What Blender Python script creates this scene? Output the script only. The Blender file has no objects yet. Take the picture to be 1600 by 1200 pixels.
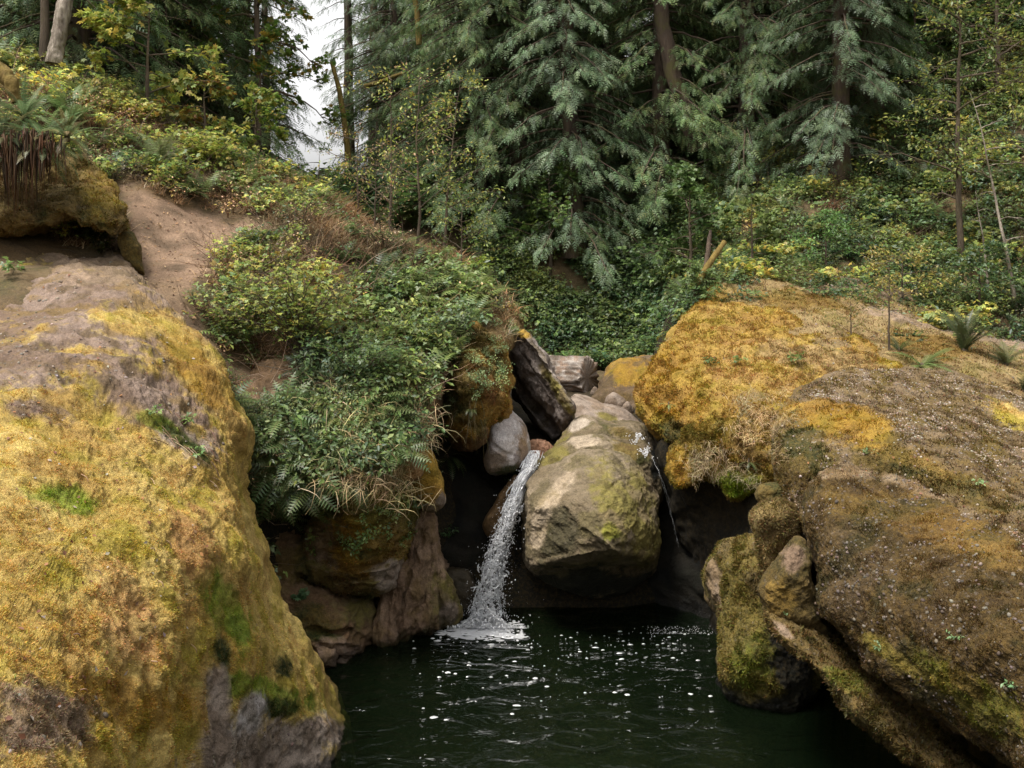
import bpy, math
import numpy as np
from mathutils import Vector
rng = np.random.default_rng(7)
S = bpy.context.scene
COL = S.collection
R = math.radians

# ------------------------------------------------------------------ camera, sky, sun, exposure
F, CX, PY0, H = 1556.0, 800.0, 340.0, 6.0
cam = bpy.data.cameras.new('camera'); camo = bpy.data.objects.new('camera', cam); COL.objects.link(camo)
camo.location = (0, 0, H); camo.rotation_euler = (R(90), 0, 0)
cam.lens = 36*F/1600; cam.sensor_width = 36; cam.shift_y = -(600-PY0)/1600
cam.clip_end = 1500; cam.clip_start = 0.1
S.camera = camo
w = bpy.data.worlds.new('World'); S.world = w; w.use_nodes = True
nt = w.node_tree; bg = nt.nodes['Background']
sky = nt.nodes.new('ShaderNodeTexSky'); sky.sky_type = 'NISHITA'; sky.sun_disc = False
SUN_EL, SUN_AZ = 66, -126       # azimuth clockwise from +Y
sky.sun_elevation = R(SUN_EL); sky.sun_rotation = R(SUN_AZ); sky.air_density = 1.0; sky.dust_density = 3.0
hs = nt.nodes.new('ShaderNodeHueSaturation'); hs.inputs['Saturation'].default_value = 0.0
nt.links.new(sky.outputs[0], hs.inputs['Color']); nt.links.new(hs.outputs[0], bg.inputs[0])
bg.inputs[1].default_value = 0.145
sl = bpy.data.lights.new('sun', 'SUN'); sl.energy = 2.3; sl.angle = R(16); sl.color = (1, .93, .82)
so = bpy.data.objects.new('sun', sl); COL.objects.link(so)
tosun = Vector((math.sin(R(SUN_AZ))*math.cos(R(SUN_EL)), math.cos(R(SUN_AZ))*math.cos(R(SUN_EL)), math.sin(R(SUN_EL))))
so.rotation_euler = tosun.to_track_quat('Z', 'Y').to_euler(); so.location = (-6, 4, 20)
S.view_settings.view_transform = 'Standard'; S.view_settings.look = 'None'
S.view_settings.exposure = 0.90; S.view_settings.gamma = 1
S.cycles.max_bounces = 6; S.cycles.diffuse_bounces = 3; S.cycles.glossy_bounces = 3
S.cycles.transparent_max_bounces = 12; S.cycles.transmission_bounces = 4
S.cycles.caustics_reflective = False; S.cycles.caustics_refractive = False

# ------------------------------------------------------------------ numeric helpers
def P(px, py, D):
    px, py, D = np.broadcast_arrays(np.asarray(px, float), np.asarray(py, float), np.asarray(D, float))
    return np.stack([(px-CX)/F*D, D, H-(py-PY0)/F*D], -1)
def proj(V):
    D = np.maximum(V[..., 1], .2)
    return V[..., 0]/D*F+CX, PY0-(V[..., 2]-H)/D*F
G12 = np.array([[1,1,0],[-1,1,0],[1,-1,0],[-1,-1,0],[1,0,1],[-1,0,1],[1,0,-1],[-1,0,-1],[0,1,1],[0,-1,1],[0,1,-1],[0,-1,-1],[1,1,0],[-1,1,0],[0,-1,1],[0,-1,-1]], np.float32)
K1, K2, K3, K4 = (np.int32(v) for v in (374761393, 668265263, 1103515245, 1274126177))
np.seterr(over='ignore')
def pn(X, seed=0):
    X = np.asarray(X, np.float32); i = np.floor(X).astype(np.int32); f = (X-i)
    u = f*f*f*(f*(f*6-15)+10); out = 0
    for a in (0, 1):
        for b in (0, 1):
            for c in (0, 1):
                h = (i[:, 0]+a)*K1+(i[:, 1]+b)*K2+(i[:, 2]+c)*K3+np.int32((seed*1013904223) & 0x7fffffff)
                h = (h ^ (h >> 13))*K4; h = h ^ (h >> 16)
                g = G12[h & 15]; d = f-np.array([a, b, c], np.float32)
                wt = (u[:, 0] if a else 1-u[:, 0])*(u[:, 1] if b else 1-u[:, 1])*(u[:, 2] if c else 1-u[:, 2])
                out = out+wt*(g*d).sum(1)
    return out
def fbm(X, f=1., o=4, seed=0, gain=.5, ridge=False, st=(1, 1, 1)):
    X = np.asarray(X)*np.array(st); out = 0; a = 1.
    for k in range(o):
        n = pn(X*f*2.03**k+17.3*k, seed+k)
        out = out+a*((1-2*abs(n)) if ridge else n); a *= gain
    return out
def ss(a, b, x):
    t = np.clip((x-a)/(b-a), 0, 1); return t*t*(3-2*t)
class TPS:
    def __init__(s, X, y, lam=1e-3):
        X = np.asarray(X, float); n = len(X); s.X = X; d = X.shape[1]
        K = s.k(X, X)+lam*np.eye(n); Q = np.c_[np.ones(n), X]
        A = np.block([[K, Q], [Q.T, np.zeros((d+1, d+1))]])
        s.w = np.linalg.solve(A, np.r_[np.asarray(y, float), np.zeros(d+1)])
    def k(s, A, B):
        r2 = ((A[:, None]-B[None])**2).sum(-1); return r2*np.log(r2+1e-9)
    def __call__(s, A):
        A = np.asarray(A, float); out = np.empty(len(A))
        for i in range(0, len(A), 50000):
            a = A[i:i+50000]; out[i:i+50000] = np.c_[s.k(a, s.X), np.ones(len(a)), a] @ s.w
        return out
def segdist(px, py, line):
    L = np.asarray(line, float); best = np.full(px.shape, 1e9)
    for a, b in zip(L[:-1], L[1:]):
        ab = b-a; t = np.clip(((px-a[0])*ab[0]+(py-a[1])*ab[1])/(ab @ ab+1e-9), 0, 1)
        best = np.minimum(best, np.hypot(px-a[0]-t*ab[0], py-a[1]-t*ab[1]))
    return best
def inpoly(px, py, poly):
    p = np.asarray(poly, float); ins = np.zeros(px.shape, bool); j = len(p)-1
    for i in range(len(p)):
        xi, yi = p[i]; xj, yj = p[j]
        c = ((yi > py) != (yj > py)) & (px < (xj-xi)*(py-yi)/(yj-yi+1e-12)+xi)
        ins ^= c; j = i
    return ins

# ------------------------------------------------------------------ objects
def tag(o, label=None, cat=None, group=None, kind=None):
    if label: o['label'] = label
    if cat: o['category'] = cat
    if group: o['group'] = group
    if kind: o['kind'] = kind
    return o
def link(name, me, mat=None, parent=None, loc=None):
    o = bpy.data.objects.new(name, me); COL.objects.link(o)
    if mat: me.materials.append(mat)
    if parent: o.parent = parent
    if loc is not None: o.location = loc
    return o
def empty(name, loc, rz=0, **k):
    o = bpy.data.objects.new(name, None); COL.objects.link(o); o.location = loc; o.rotation_euler = (0, 0, rz); o.empty_display_size = .2
    return tag(o, **k)
def mk(name, V, Fc, C=None, A=None, mat=None, parent=None, smooth=False, loc=None):
    """V (n,3); Fc (m,3) or (m,4) int array or a list of such; C per-vertex rgb(a); A extra per-vertex rgb"""
    V = np.asarray(V, np.float32)
    if loc is not None and parent is None: V = V-np.asarray(loc, np.float32)
    Fl = Fc if isinstance(Fc, list) else [Fc]
    Fl = [np.asarray(f, np.int32) for f in Fl if len(f)]
    me = bpy.data.meshes.new(name)
    me.vertices.add(len(V)); me.vertices.foreach_set('co', V.ravel())
    idx = np.concatenate([f.ravel() for f in Fl]); tot = np.concatenate([np.full(len(f), f.shape[1]) for f in Fl])
    me.loops.add(len(idx)); me.loops.foreach_set('vertex_index', idx)
    me.polygons.add(len(tot)); st = np.concatenate([[0], np.cumsum(tot)[:-1]]).astype(np.int32)
    me.polygons.foreach_set('loop_start', st)
    if smooth: me.polygons.foreach_set('use_smooth', np.ones(len(tot), bool))
    me.update(calc_edges=True)
    for nm, arr in (('Col', C), ('Aux', A)):
        if arr is None: continue
        arr = np.asarray(arr, np.float32)
        if arr.shape[1] == 3: arr = np.c_[arr, np.ones(len(arr), np.float32)]
        at = me.attributes.new(nm, 'FLOAT_COLOR', 'POINT'); at.data.foreach_set('color', np.ascontiguousarray(arr, np.float32).ravel())
    return link(name, me, mat, parent, loc)

# ------------------------------------------------------------------ materials
def newmat(name):
    m = bpy.data.materials.new(name); m.use_nodes = True; n = m.node_tree; n.nodes.clear()
    o = n.nodes.new('ShaderNodeOutputMaterial'); return m, n, o
def nd(n, t, **k):
    x = n.nodes.new(t)
    for a, b in k.items():
        if a.startswith('i_'): x.inputs[a[2:]].default_value = b
        else: setattr(x, a, b)
    return x
def mathn(n, op, a, b=None, c=None):
    x = n.nodes.new('ShaderNodeMath'); x.operation = op
    for i, v in enumerate((a, b, c)):
        if v is None: continue
        if isinstance(v, (int, float)): x.inputs[i].default_value = v
        else: n.links.new(v, x.inputs[i])
    return x.outputs[0]
def mapr(n, v, a, b, c, d):
    x = n.nodes.new('ShaderNodeMapRange'); n.links.new(v, x.inputs[0])
    for i, q in enumerate((a, b, c, d)): x.inputs[i+1].default_value = q
    return x.outputs[0]
def noise(n, co, sc, det=4, rough=.55, dist=0):
    x = nd(n, 'ShaderNodeTexNoise', i_Scale=sc, i_Detail=det, i_Roughness=rough, i_Distortion=dist); n.links.new(co, x.inputs['Vector']); return x.outputs[0]
def scl(n, v, s):
    x = n.nodes.new('ShaderNodeVectorMath'); x.operation = 'MULTIPLY'; n.links.new(v, x.inputs[0]); x.inputs[1].default_value = s; return x.outputs[0]
def cmul(n, col, fac):
    x = n.nodes.new('ShaderNodeVectorMath'); x.operation = 'SCALE'; n.links.new(col, x.inputs[0]); n.links.new(fac, x.inputs['Scale']); return x.outputs[0]
def mixc(n, f, a, b):
    x = n.nodes.new('ShaderNodeMix'); x.data_type = 'RGBA'
    for v, i in ((f, 0), (a, 6), (b, 7)):
        if isinstance(v, (int, float)): x.inputs[i].default_value = v
        elif isinstance(v, tuple): x.inputs[i].default_value = (*v, 1)
        else: n.links.new(v, x.inputs[i])
    return x.outputs[2]
def rock_material():
    m, n, o = newmat('rock'); g = nd(n, 'ShaderNodeNewGeometry'); co = g.outputs['Position']
    a = nd(n, 'ShaderNodeAttribute', attribute_name='Col'); x = nd(n, 'ShaderNodeAttribute', attribute_name='Aux')
    sx = nd(n, 'ShaderNodeSeparateXYZ'); n.links.new(x.outputs['Vector'], sx.inputs[0])
    moss, peb, wet = sx.outputs
    n1 = noise(n, co, 7, 8, .7); n2 = noise(n, co, 45, 5, .7); n3 = noise(n, co, 110, 3, .7)
    n4 = noise(n, co, 22, 5, .75, .4)
    v = mathn(n, 'MULTIPLY', mapr(n, n1, .3, .7, .72, 1.25), mapr(n, n2, .3, .7, .66, 1.34))
    v = mathn(n, 'MULTIPLY', v, mapr(n, n3, .3, .7, .75, 1.25))
    base = cmul(n, a.outputs['Color'], v)
    # moss: clumps of drier and greener tips
    tip = mapr(n, n4, .45, .66, 0, .75)
    mossc = mixc(n, tip, base, (.42, .26, .055)); 
    dk = mapr(n, n4, .40, .30, 0, .75)
    mossc = mixc(n, dk, mossc, (.06, .05, .012))
    c = mixc(n, mathn(n, 'MULTIPLY', moss, .38), base, mossc)
    # mineral specks and pebbles
    vo = nd(n, 'ShaderNodeTexVoronoi', i_Scale=16.); n.links.new(co, vo.inputs['Vector'])
    sp = nd(n, 'ShaderNodeSeparateColor'); n.links.new(vo.outputs['Color'], sp.inputs[0])
    pr = mathn(n, 'MULTIPLY', mathn(n, 'GREATER_THAN', sp.outputs[0], .62), mapr(n, vo.outputs['Distance'], .34, .22, 0, 1))
    vo2 = nd(n, 'ShaderNodeTexVoronoi', i_Scale=42.); n.links.new(co, vo2.inputs['Vector'])
    sp2 = nd(n, 'ShaderNodeSeparateColor'); n.links.new(vo2.outputs['Color'], sp2.inputs[0])
    pr2 = mathn(n, 'MULTIPLY', mathn(n, 'GREATER_THAN', sp2.outputs[0], .70), mapr(n, vo2.outputs['Distance'], .36, .24, 0, 1))
    pe = mathn(n, 'MULTIPLY', mathn(n, 'MAXIMUM', pr, mathn(n, 'MULTIPLY', pr2, .8)), peb)
    pc = mixc(n, sp.outputs[1], (.12, .095, .075), (.28, .235, .20))
    c = mixc(n, mathn(n, 'MULTIPLY', pe, .85), c, pc)
    b = nd(n, 'ShaderNodeBsdfPrincipled'); n.links.new(c, b.inputs['Base Color'])
    n.links.new(mapr(n, wet, 0, 1, .92, .38), b.inputs['Roughness'])
    b.inputs['Specular IOR Level'].default_value = .35
    hr = mathn(n, 'ADD', mathn(n, 'MULTIPLY', noise(n, co, 5, 12, .68), .05), mathn(n, 'MULTIPLY', n2, .007))
    hm = mathn(n, 'ADD', mathn(n, 'MULTIPLY', n4, .045), mathn(n, 'MULTIPLY', n3, .016))
    mx = nd(n, 'ShaderNodeMix'); n.links.new(moss, mx.inputs[0]); n.links.new(hr, mx.inputs[2]); n.links.new(hm, mx.inputs[3])
    hh = mathn(n, 'ADD', mx.outputs[0], mathn(n, 'MULTIPLY', pe, .018))
    bp = nd(n, 'ShaderNodeBump', i_Strength=1., i_Distance=1.); n.links.new(hh, bp.inputs['Height']); n.links.new(bp.outputs[0], b.inputs['Normal'])
    n.links.new(b.outputs[0], o.inputs[0]); return m
def leaf_material(name='leaf', trans=.35, gloss=.035, rnd=.25):
    m, n, o = newmat(name)
    a = nd(n, 'ShaderNodeAttribute', attribute_name='Col'); oi = nd(n, 'ShaderNodeObjectInfo')
    c = cmul(n, a.outputs['Color'], mapr(n, oi.outputs['Random'], 0, 1, 1-rnd, 1+rnd))
    d = nd(n, 'ShaderNodeBsdfDiffuse'); t = nd(n, 'ShaderNodeBsdfTranslucent'); gl = nd(n, 'ShaderNodeBsdfGlossy', i_Roughness=.45)
    gl.inputs['Color'].default_value = (.8, .85, .9, 1)
    n.links.new(c, d.inputs['Color']); n.links.new(mixc(n, .35, c, (.25, .3, .03)), t.inputs['Color'])
    t2 = cmul(n, c, mathn(n, 'ADD', 1.35, 0.)); n.links.new(t2, t.inputs['Color'])
    m1 = nd(n, 'ShaderNodeMixShader', i_Fac=trans); n.links.new(d.outputs[0], m1.inputs[1]); n.links.new(t.outputs[0], m1.inputs[2])
    m2 = nd(n, 'ShaderNodeMixShader', i_Fac=gloss)
    n.links.new(m1.outputs[0], m2.inputs[1]); n.links.new(gl.outputs[0], m2.inputs[2]); n.links.new(m2.outputs[0], o.inputs[0]); return m
def bark_material(name, c1, c2, sc=6, stretch=(1, 1, .15)):
    m, n, o = newmat(name); g = nd(n, 'ShaderNodeTexCoord'); co = scl(n, g.outputs['Object'], stretch)
    n1 = noise(n, co, sc, 8, .7); n2 = noise(n, g.outputs['Object'], 1.7, 4, .6); n3 = noise(n, co, sc*5, 4, .7)
    c = mixc(n, mapr(n, n1, .35, .65, 0, 1), c1, c2); c = mixc(n, mapr(n, n2, .52, .64, 0, .7), c, (.09, .085, .02))
    b = nd(n, 'ShaderNodeBsdfPrincipled', i_Roughness=.9); n.links.new(c, b.inputs['Base Color'])
    bp = nd(n, 'ShaderNodeBump', i_Strength=1., i_Distance=.06); n.links.new(mathn(n, 'ADD', n1, mathn(n, 'MULTIPLY', n3, .3)), bp.inputs['Height']); n.links.new(bp.outputs[0], b.inputs['Normal'])
    n.links.new(b.outputs[0], o.inputs[0]); return m
def water_material():
    m, n, o = newmat('water'); g = nd(n, 'ShaderNodeNewGeometry'); co = g.outputs['Position']
    a = noise(n, scl(n, co, (1.0, 1.7, 1)), 1.8, 3, .5, .8); b = noise(n, scl(n, co, (1., 1.8, 1)), 5., 3, .6, .8); c = noise(n, scl(n, co, (1, 1.6, 1)), 18, 2, .5)
    h = mathn(n, 'ADD', mathn(n, 'ADD', mathn(n, 'MULTIPLY', a, .11), mathn(n, 'MULTIPLY', b, .012)), mathn(n, 'MULTIPLY', c, .002))
    bp = nd(n, 'ShaderNodeBump', i_Strength=1., i_Distance=1.); n.links.new(h, bp.inputs['Height'])
    tr = nd(n, 'ShaderNodeBsdfTransparent'); tr.inputs[0].default_value = (.70, .86, .66, 1)
    gl = nd(n, 'ShaderNodeBsdfGlossy', i_Roughness=.03); n.links.new(bp.outputs[0], gl.inputs['Normal'])
    fr = nd(n, 'ShaderNodeFresnel', i_IOR=1.34); n.links.new(bp.outputs[0], fr.inputs['Normal'])
    df = nd(n, 'ShaderNodeBsdfDiffuse'); df.inputs[0].default_value = (.005, .0095, .004, 1); m0 = nd(n, 'ShaderNodeMixShader', i_Fac=.5); n.links.new(tr.outputs[0], m0.inputs[1]); n.links.new(df.outputs[0], m0.inputs[2])
    mx = nd(n, 'ShaderNodeMixShader'); n.links.new(mathn(n, 'MULTIPLY', fr.outputs[0], .8), mx.inputs[0]); n.links.new(m0.outputs[0], mx.inputs[1]); n.links.new(gl.outputs[0], mx.inputs[2])
    n.links.new(mx.outputs[0], o.inputs[0]); return m
def white_water():
    m, n, o = newmat('white_water')
    d = nd(n, 'ShaderNodeBsdfPrincipled', i_Roughness=.25); d.inputs['Base Color'].default_value = (.95, .96, .98, 1)
    t = nd(n, 'ShaderNodeBsdfTranslucent'); t.inputs[0].default_value = (.95, .96, 1, 1)
    mx = nd(n, 'ShaderNodeMixShader', i_Fac=.45); n.links.new(d.outputs[0], mx.inputs[1]); n.links.new(t.outputs[0], mx.inputs[2])
    g = nd(n, 'ShaderNodeBsdfGlossy', i_Roughness=.22); g.inputs[0].default_value = (1, 1, 1, 1); m2 = nd(n, 'ShaderNodeMixShader', i_Fac=.12); n.links.new(mx.outputs[0], m2.inputs[1]); n.links.new(g.outputs[0], m2.inputs[2])
    n.links.new(m2.outputs[0], o.inputs[0]); return m
def veil_material():
    m, n, o = newmat('water_veil'); g = nd(n, 'ShaderNodeTexCoord')
    co = scl(n, g.outputs['UV'], (1, 1, 1)); a = noise(n, scl(n, g.outputs['Object'], (14, 14, 5)), 1.5, 7, .75, 1.2)
    d = nd(n, 'ShaderNodeBsdfPrincipled', i_Roughness=.3); d.inputs['Base Color'].default_value = (.9, .93, .97, 1)
    t = nd(n, 'ShaderNodeBsdfTransparent')
    mx = nd(n, 'ShaderNodeMixShader'); n.links.new(mapr(n, a, .47, .56, .0, .95), mx.inputs[0]); n.links.new(t.outputs[0], mx.inputs[1]); n.links.new(d.outputs[0], mx.inputs[2])
    n.links.new(mx.outputs[0], o.inputs[0]); return m
M_ROCK = rock_material(); M_LEAF = leaf_material(); M_NEEDLE = leaf_material('needles', .2, .03, .22)
M_DRY = leaf_material('dry', .25, .01, .15)
M_BARK = bark_material('cedar_bark', (.045, .03, .022), (.11, .075, .05)); M_PALE = bark_material('pale_bark', (.10, .075, .055), (.44, .38, .31), 9, (1, 1, .25))
M_TWIG = bark_material('twig_bark', (.07, .05, .035), (.16, .12, .08), 14)
M_MOSSB = bark_material('mossy_bark', (.14, .09, .02), (.24, .17, .04), 9)
M_WATER = water_material(); M_WHITE = white_water(); M_VEIL = veil_material()

# ------------------------------------------------------------------ palettes (linear albedo)
YM = [(.51, .355, .095), (.62, .46, .15), (.37, .29, .05), (.52, .33, .10)]       # yellow moss
OM = [(.34, .20, .026), (.41, .26, .05), (.22, .15, .018), (.34, .19, .04)]       # deep orange moss
GM = [(.24, .30, .03), (.33, .37, .06), (.14, .20, .02), (.30, .27, .05)]          # fresh green moss
BR = [(.21, .15, .10), (.28, .20, .14), (.14, .10, .06), (.25, .17, .09)]        # brown stone
GR = [(.24, .185, .145), (.31, .25, .205), (.16, .12, .09), (.25, .18, .125)]         # grey stone
PG = [(.42, .38, .37), (.50, .46, .45), (.30, .26, .25), (.38, .33, .29)]         # pale grey stone
DK = [(.010, .009, .006), (.016, .013, .008), (.006, .006, .005), (.011, .011, .006)]   # wet stone, blackened to hold the shade of the hollows
DM = [(.10, .075, .02), (.14, .10, .03), (.05, .05, .015), (.11, .07, .025)]       # dark mossy brown
PB = [(.20, .15, .12), (.26, .195, .16), (.16, .11, .055), (.20, .14, .08)]        # pebbly brown
OL = [(.15, .13, .035), (.20, .17, .05), (.11, .09, .03), (.21, .16, .09)]         # olive stained stone
TN = [(.27, .20, .145), (.36, .28, .21), (.19, .135, .09), (.24, .18, .08)]        # tan stone
def palette(pal, n1, n2):
    p = np.array(pal); a = ss(-.35, .35, n1)[:, None]; b = ss(.05, .5, n2)[:, None]; c = ss(.1, .5, -n2)[:, None]
    x = p[0]*(1-a)+p[1]*a; x = x*(1-b)+p[2]*b; return x*(1-c*.8)+p[3]*c*.8
ROCKS = {}
def crom(pts, n):
    p = np.asarray(pts, float); m = len(p); t = np.linspace(0, m, 4000, endpoint=False); i = t.astype(int); u = (t-i)[:, None]
    a, b, c, d = p[(i-1) % m], p[i % m], p[(i+1) % m], p[(i+2) % m]
    q = .5*((2*b)+(-a+c)*u+(2*a-5*b+4*c-d)*u**2+(-a+3*b-3*c+d)*u**3)
    L = np.r_[0, np.cumsum(np.hypot(*(np.roll(q, -1, 0)-q).T))]; s = np.linspace(0, L[-1], n, endpoint=False)
    q2 = np.r_[q, q[:1]]; return np.c_[np.interp(s, L, q2[:, 0]), np.interp(s, L, q2[:, 1])]
def vnorm(V, Q):
    a, b, c, d = (V[Q[:, k]] for k in range(4)); fn = np.cross(c-a, d-b); N = np.zeros_like(V)
    for k in range(4):
        for ax in range(3): N[:, ax] += np.bincount(Q[:, k], fn[:, ax], len(V))
    return N/(np.linalg.norm(N, axis=1, keepdims=True)+1e-12)
def paint(V, N, pal, moss, peb, wet, zones, seed, zf=2.2, edge=.45):
    px, py = proj(V); n1 = fbm(V, 1.1, 4, seed+50); n2 = fbm(V, 2.3, 4, seed+60); nz = fbm(V, zf, 6, seed+70, .72)
    C = palette(pal, n1, n2); A = np.c_[np.full(len(V), moss), np.full(len(V), peb), np.full(len(V), wet)].astype(float)
    for z in zones:
        if z[0] == 'up':          # grows where the surface faces up
            _, lo, hi, zp, zm, zpe = z; wt = ss(lo, hi, N[:, 2]+nz*.25)
        elif z[0] == 'below':     # world height band (waterline staining, splash zone)
            _, lo, hi, zp, zm, zpe = z; wt = ss(hi, lo, V[:, 2]+nz*.12)
        elif z[0] == 'line':
            _, line, wd, zp, zm, zpe = z; wt = ss(1.35, .5, segdist(px, py, line)/wd+nz*edge)
        else:
            cx, cy, rx, ry, rot, zp, zm, zpe = z; c, s = math.cos(R(rot)), math.sin(R(rot))
            x, y = px-cx, py-cy; d = np.hypot((x*c+y*s)/rx, (-x*s+y*c)/ry); wt = ss(1.3, .65, d+nz*edge*1.3)
        wt = wt[:, None]; C = C*(1-wt)+palette(zp, n1, n2)*wt
        A[:, 0] = A[:, 0]*(1-wt[:, 0])+zm*wt[:, 0]; A[:, 1] = A[:, 1]*(1-wt[:, 0])+zpe*wt[:, 0]
    wl = (ss(.26, .06, V[:, 2]+nz*.10)*(V[:, 1] < 16.5))[:, None]; C = C*(1-.62*wl); A[:, 2] = np.maximum(A[:, 2], wl[:, 0]*.85); A[:, 0] *= 1-.6*wl[:, 0]
    return C*(1+.22*n2[:, None]), A
def rock(name, label, outline, center, depths, Te=.5, Tb=1.5, p=3., nt=360, nr=70, grooves=(), disp=((1.2, .12, 4, False, (1, 1, 1)),),
         pal=BR, moss=0., peb=0., wet=0., zones=(), cat='rock', group=None, parent=None, hue=None):
    seed = len(ROCKS)*11+3
    O = crom(outline, nt); c = np.array(center, float)
    s = np.linspace(0, math.pi, 2*nr+1)[1:-1]; rho = np.sin(s)**.85; front = s <= math.pi/2+1e-9
    px = c[0]+rho[:, None]*(O[None, :, 0]-c[0]); py = c[1]+rho[:, None]*(O[None, :, 1]-c[1])
    dp = np.array(depths, float); f = TPS(dp[:, :2]/100, dp[:, 2], .02) if len(dp) > 3 else None
    def base(a, b):
        a, b = np.asarray(a, float).ravel(), np.asarray(b, float).ravel()
        return f(np.c_[a, b]/100) if f else np.full(len(a), dp[0, 2])
    PX = np.r_[c[0], px.ravel(), c[0]]; PY = np.r_[c[1], py.ravel(), c[1]]
    D = base(PX, PY); rh = np.r_[0, np.repeat(rho, nt), 0]; prof = (1-np.clip(rh, 0, 1)**p)**(1/p)
    fr = np.r_[True, np.repeat(front, nt), False]
    D = D+np.where(fr, Te*(1-prof), Te+Tb*prof)
    for line, wd, dep in grooves: D = D+dep*np.exp(-(segdist(PX, PY, line)/wd)**2)*fr
    V = P(PX, PY, D)
    m = len(s); idx = 1+np.arange(m*nt).reshape(m, nt); nx = np.roll(idx, -1, 1)
    Q = np.stack([idx[:-1], nx[:-1], nx[1:], idx[1:]], -1).reshape(-1, 4)
    T1 = np.stack([np.zeros(nt, int), nx[0], idx[0]], -1); e = len(V)-1; T2 = np.stack([np.full(nt, e), idx[-1], nx[-1]], -1)
    N = vnorm(V, Q); N[0] = (0, -1, 0); N[e] = (0, 1, 0)
    if (N[1:nt]*np.array([0, -1, 0])).sum() < 0: N = -N; Q = Q[:, ::-1]; T1 = T1[:, ::-1]; T2 = T2[:, ::-1]; N[0] = (0, -1, 0); N[e] = (0, 1, 0)
    dsp = 0
    for fq, amp, oc, rd, st in disp: dsp = dsp+amp*(fbm(V, fq, oc, seed, .5, rd, st)-(.6 if rd else 0))
    V = V+N*dsp[:, None]
    N = vnorm(V, Q); N[0] = (0, -1, 0); N[e] = (0, 1, 0)
    if (N[1:nt]*np.array([0, -1, 0])).sum() < 0: N = -N
    C, A = paint(V, N, pal, moss, peb, wet, zones, seed)
    base_pt = np.array([V[:, 0].mean(), V[:, 1].mean(), V[:, 2].min()])
    o = mk(name, V, [Q, T1, T2], C, A, M_ROCK, None, True, base_pt)
    tag(o, label, cat, group); ROCKS[label] = dict(V=V, N=N, A=A, C=C, Q=Q, o=o, fr=fr, base=base_pt)
    return o
def tube_rock(name, label, path, rx=1., ns=40, n=90, disp=((2., .06, 4, False, (1, 1, 1)),), pal=BR, moss=0., peb=0., wet=0., zones=(), flat=1., cat='rock'):
    """long rounded rib: path rows (px,py,D,r_px)"""
    seed = len(ROCKS)*11+3; pth = np.array(path, float); t = np.linspace(0, len(pth)-1, n); k = np.arange(len(pth))
    px, py, D, r = (np.interp(t, k, pth[:, i]) for i in range(4))
    for a in (px, py, D, r): a[1:-1] = (a[:-2]+a[1:-1]*2+a[2:])/4; a[1:-1] = (a[:-2]+a[1:-1]*2+a[2:])/4
    c = P(px, py, D); rad = r/F*D; tg = np.gradient(c, axis=0); tg /= np.linalg.norm(tg, axis=1, keepdims=True)
    v = c-np.array([0, 0, H]); v /= np.linalg.norm(v, axis=1, keepdims=True)
    sd = np.cross(tg, v); sd /= np.linalg.norm(sd, axis=1, keepdims=True); fw = np.cross(sd, tg)
    end = np.sqrt(np.clip(1-np.abs(np.linspace(-1, 1, n))**10, 0.0004, 1)); rad = rad*end
    th = np.linspace(0, 2*math.pi, ns, endpoint=False)
    V = (c[:, None]+rad[:, None, None]*(np.cos(th)[None, :, None]*sd[:, None]+flat*np.sin(th)[None, :, None]*fw[:, None])).reshape(-1, 3)
    idx = np.arange(n*ns).reshape(n, ns); nx = np.roll(idx, -1, 1); Q = np.stack([idx[:-1], idx[1:], nx[1:], nx[:-1]], -1).reshape(-1, 4)
    N = (V-np.repeat(c, ns, 0)); N /= np.linalg.norm(N, axis=1, keepdims=True)+1e-9
    dsp = 0
    for fq, amp, oc, rd, st in disp: dsp = dsp+amp*(fbm(V, fq, oc, seed, .5, rd, st)-(.6 if rd else 0))
    V = V+N*dsp[:, None]; C, A = paint(V, N, pal, moss, peb, wet, zones, seed)
    b = np.array([V[:, 0].mean(), V[:, 1].mean(), V[:, 2].min()])
    o = mk(name, V, Q, C, A, M_ROCK, None, True, b); tag(o, label, cat)
    ROCKS[label] = dict(V=V, N=N, A=A, C=C, Q=Q, o=o, fr=np.ones(len(V), bool), base=b); return o
def tube(path, rad, ns=6):
    """path (n,3), rad (n,) -> V,Q"""
    c = np.asarray(path, float); n = len(c); tg = np.gradient(c, axis=0); tg /= np.linalg.norm(tg, axis=1, keepdims=True)+1e-9
    ref = np.array([.31, .17, .93]) if abs(tg[0, 2]) < .8 else np.array([.9, .3, .1])
    a = np.cross(tg, ref); a /= np.linalg.norm(a, axis=1, keepdims=True)+1e-9; b = np.cross(tg, a)
    th = np.linspace(0, 2*math.pi, ns, endpoint=False)
    V = (c[:, None]+np.asarray(rad)[:, None, None]*(np.cos(th)[None, :, None]*a[:, None]+np.sin(th)[None, :, None]*b[:, None])).reshape(-1, 3)
    idx = np.arange(n*ns).reshape(n, ns); nx = np.roll(idx, -1, 1)
    return V, np.stack([idx[:-1], nx[:-1], nx[1:], idx[1:]], -1).reshape(-1, 4)
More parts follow.
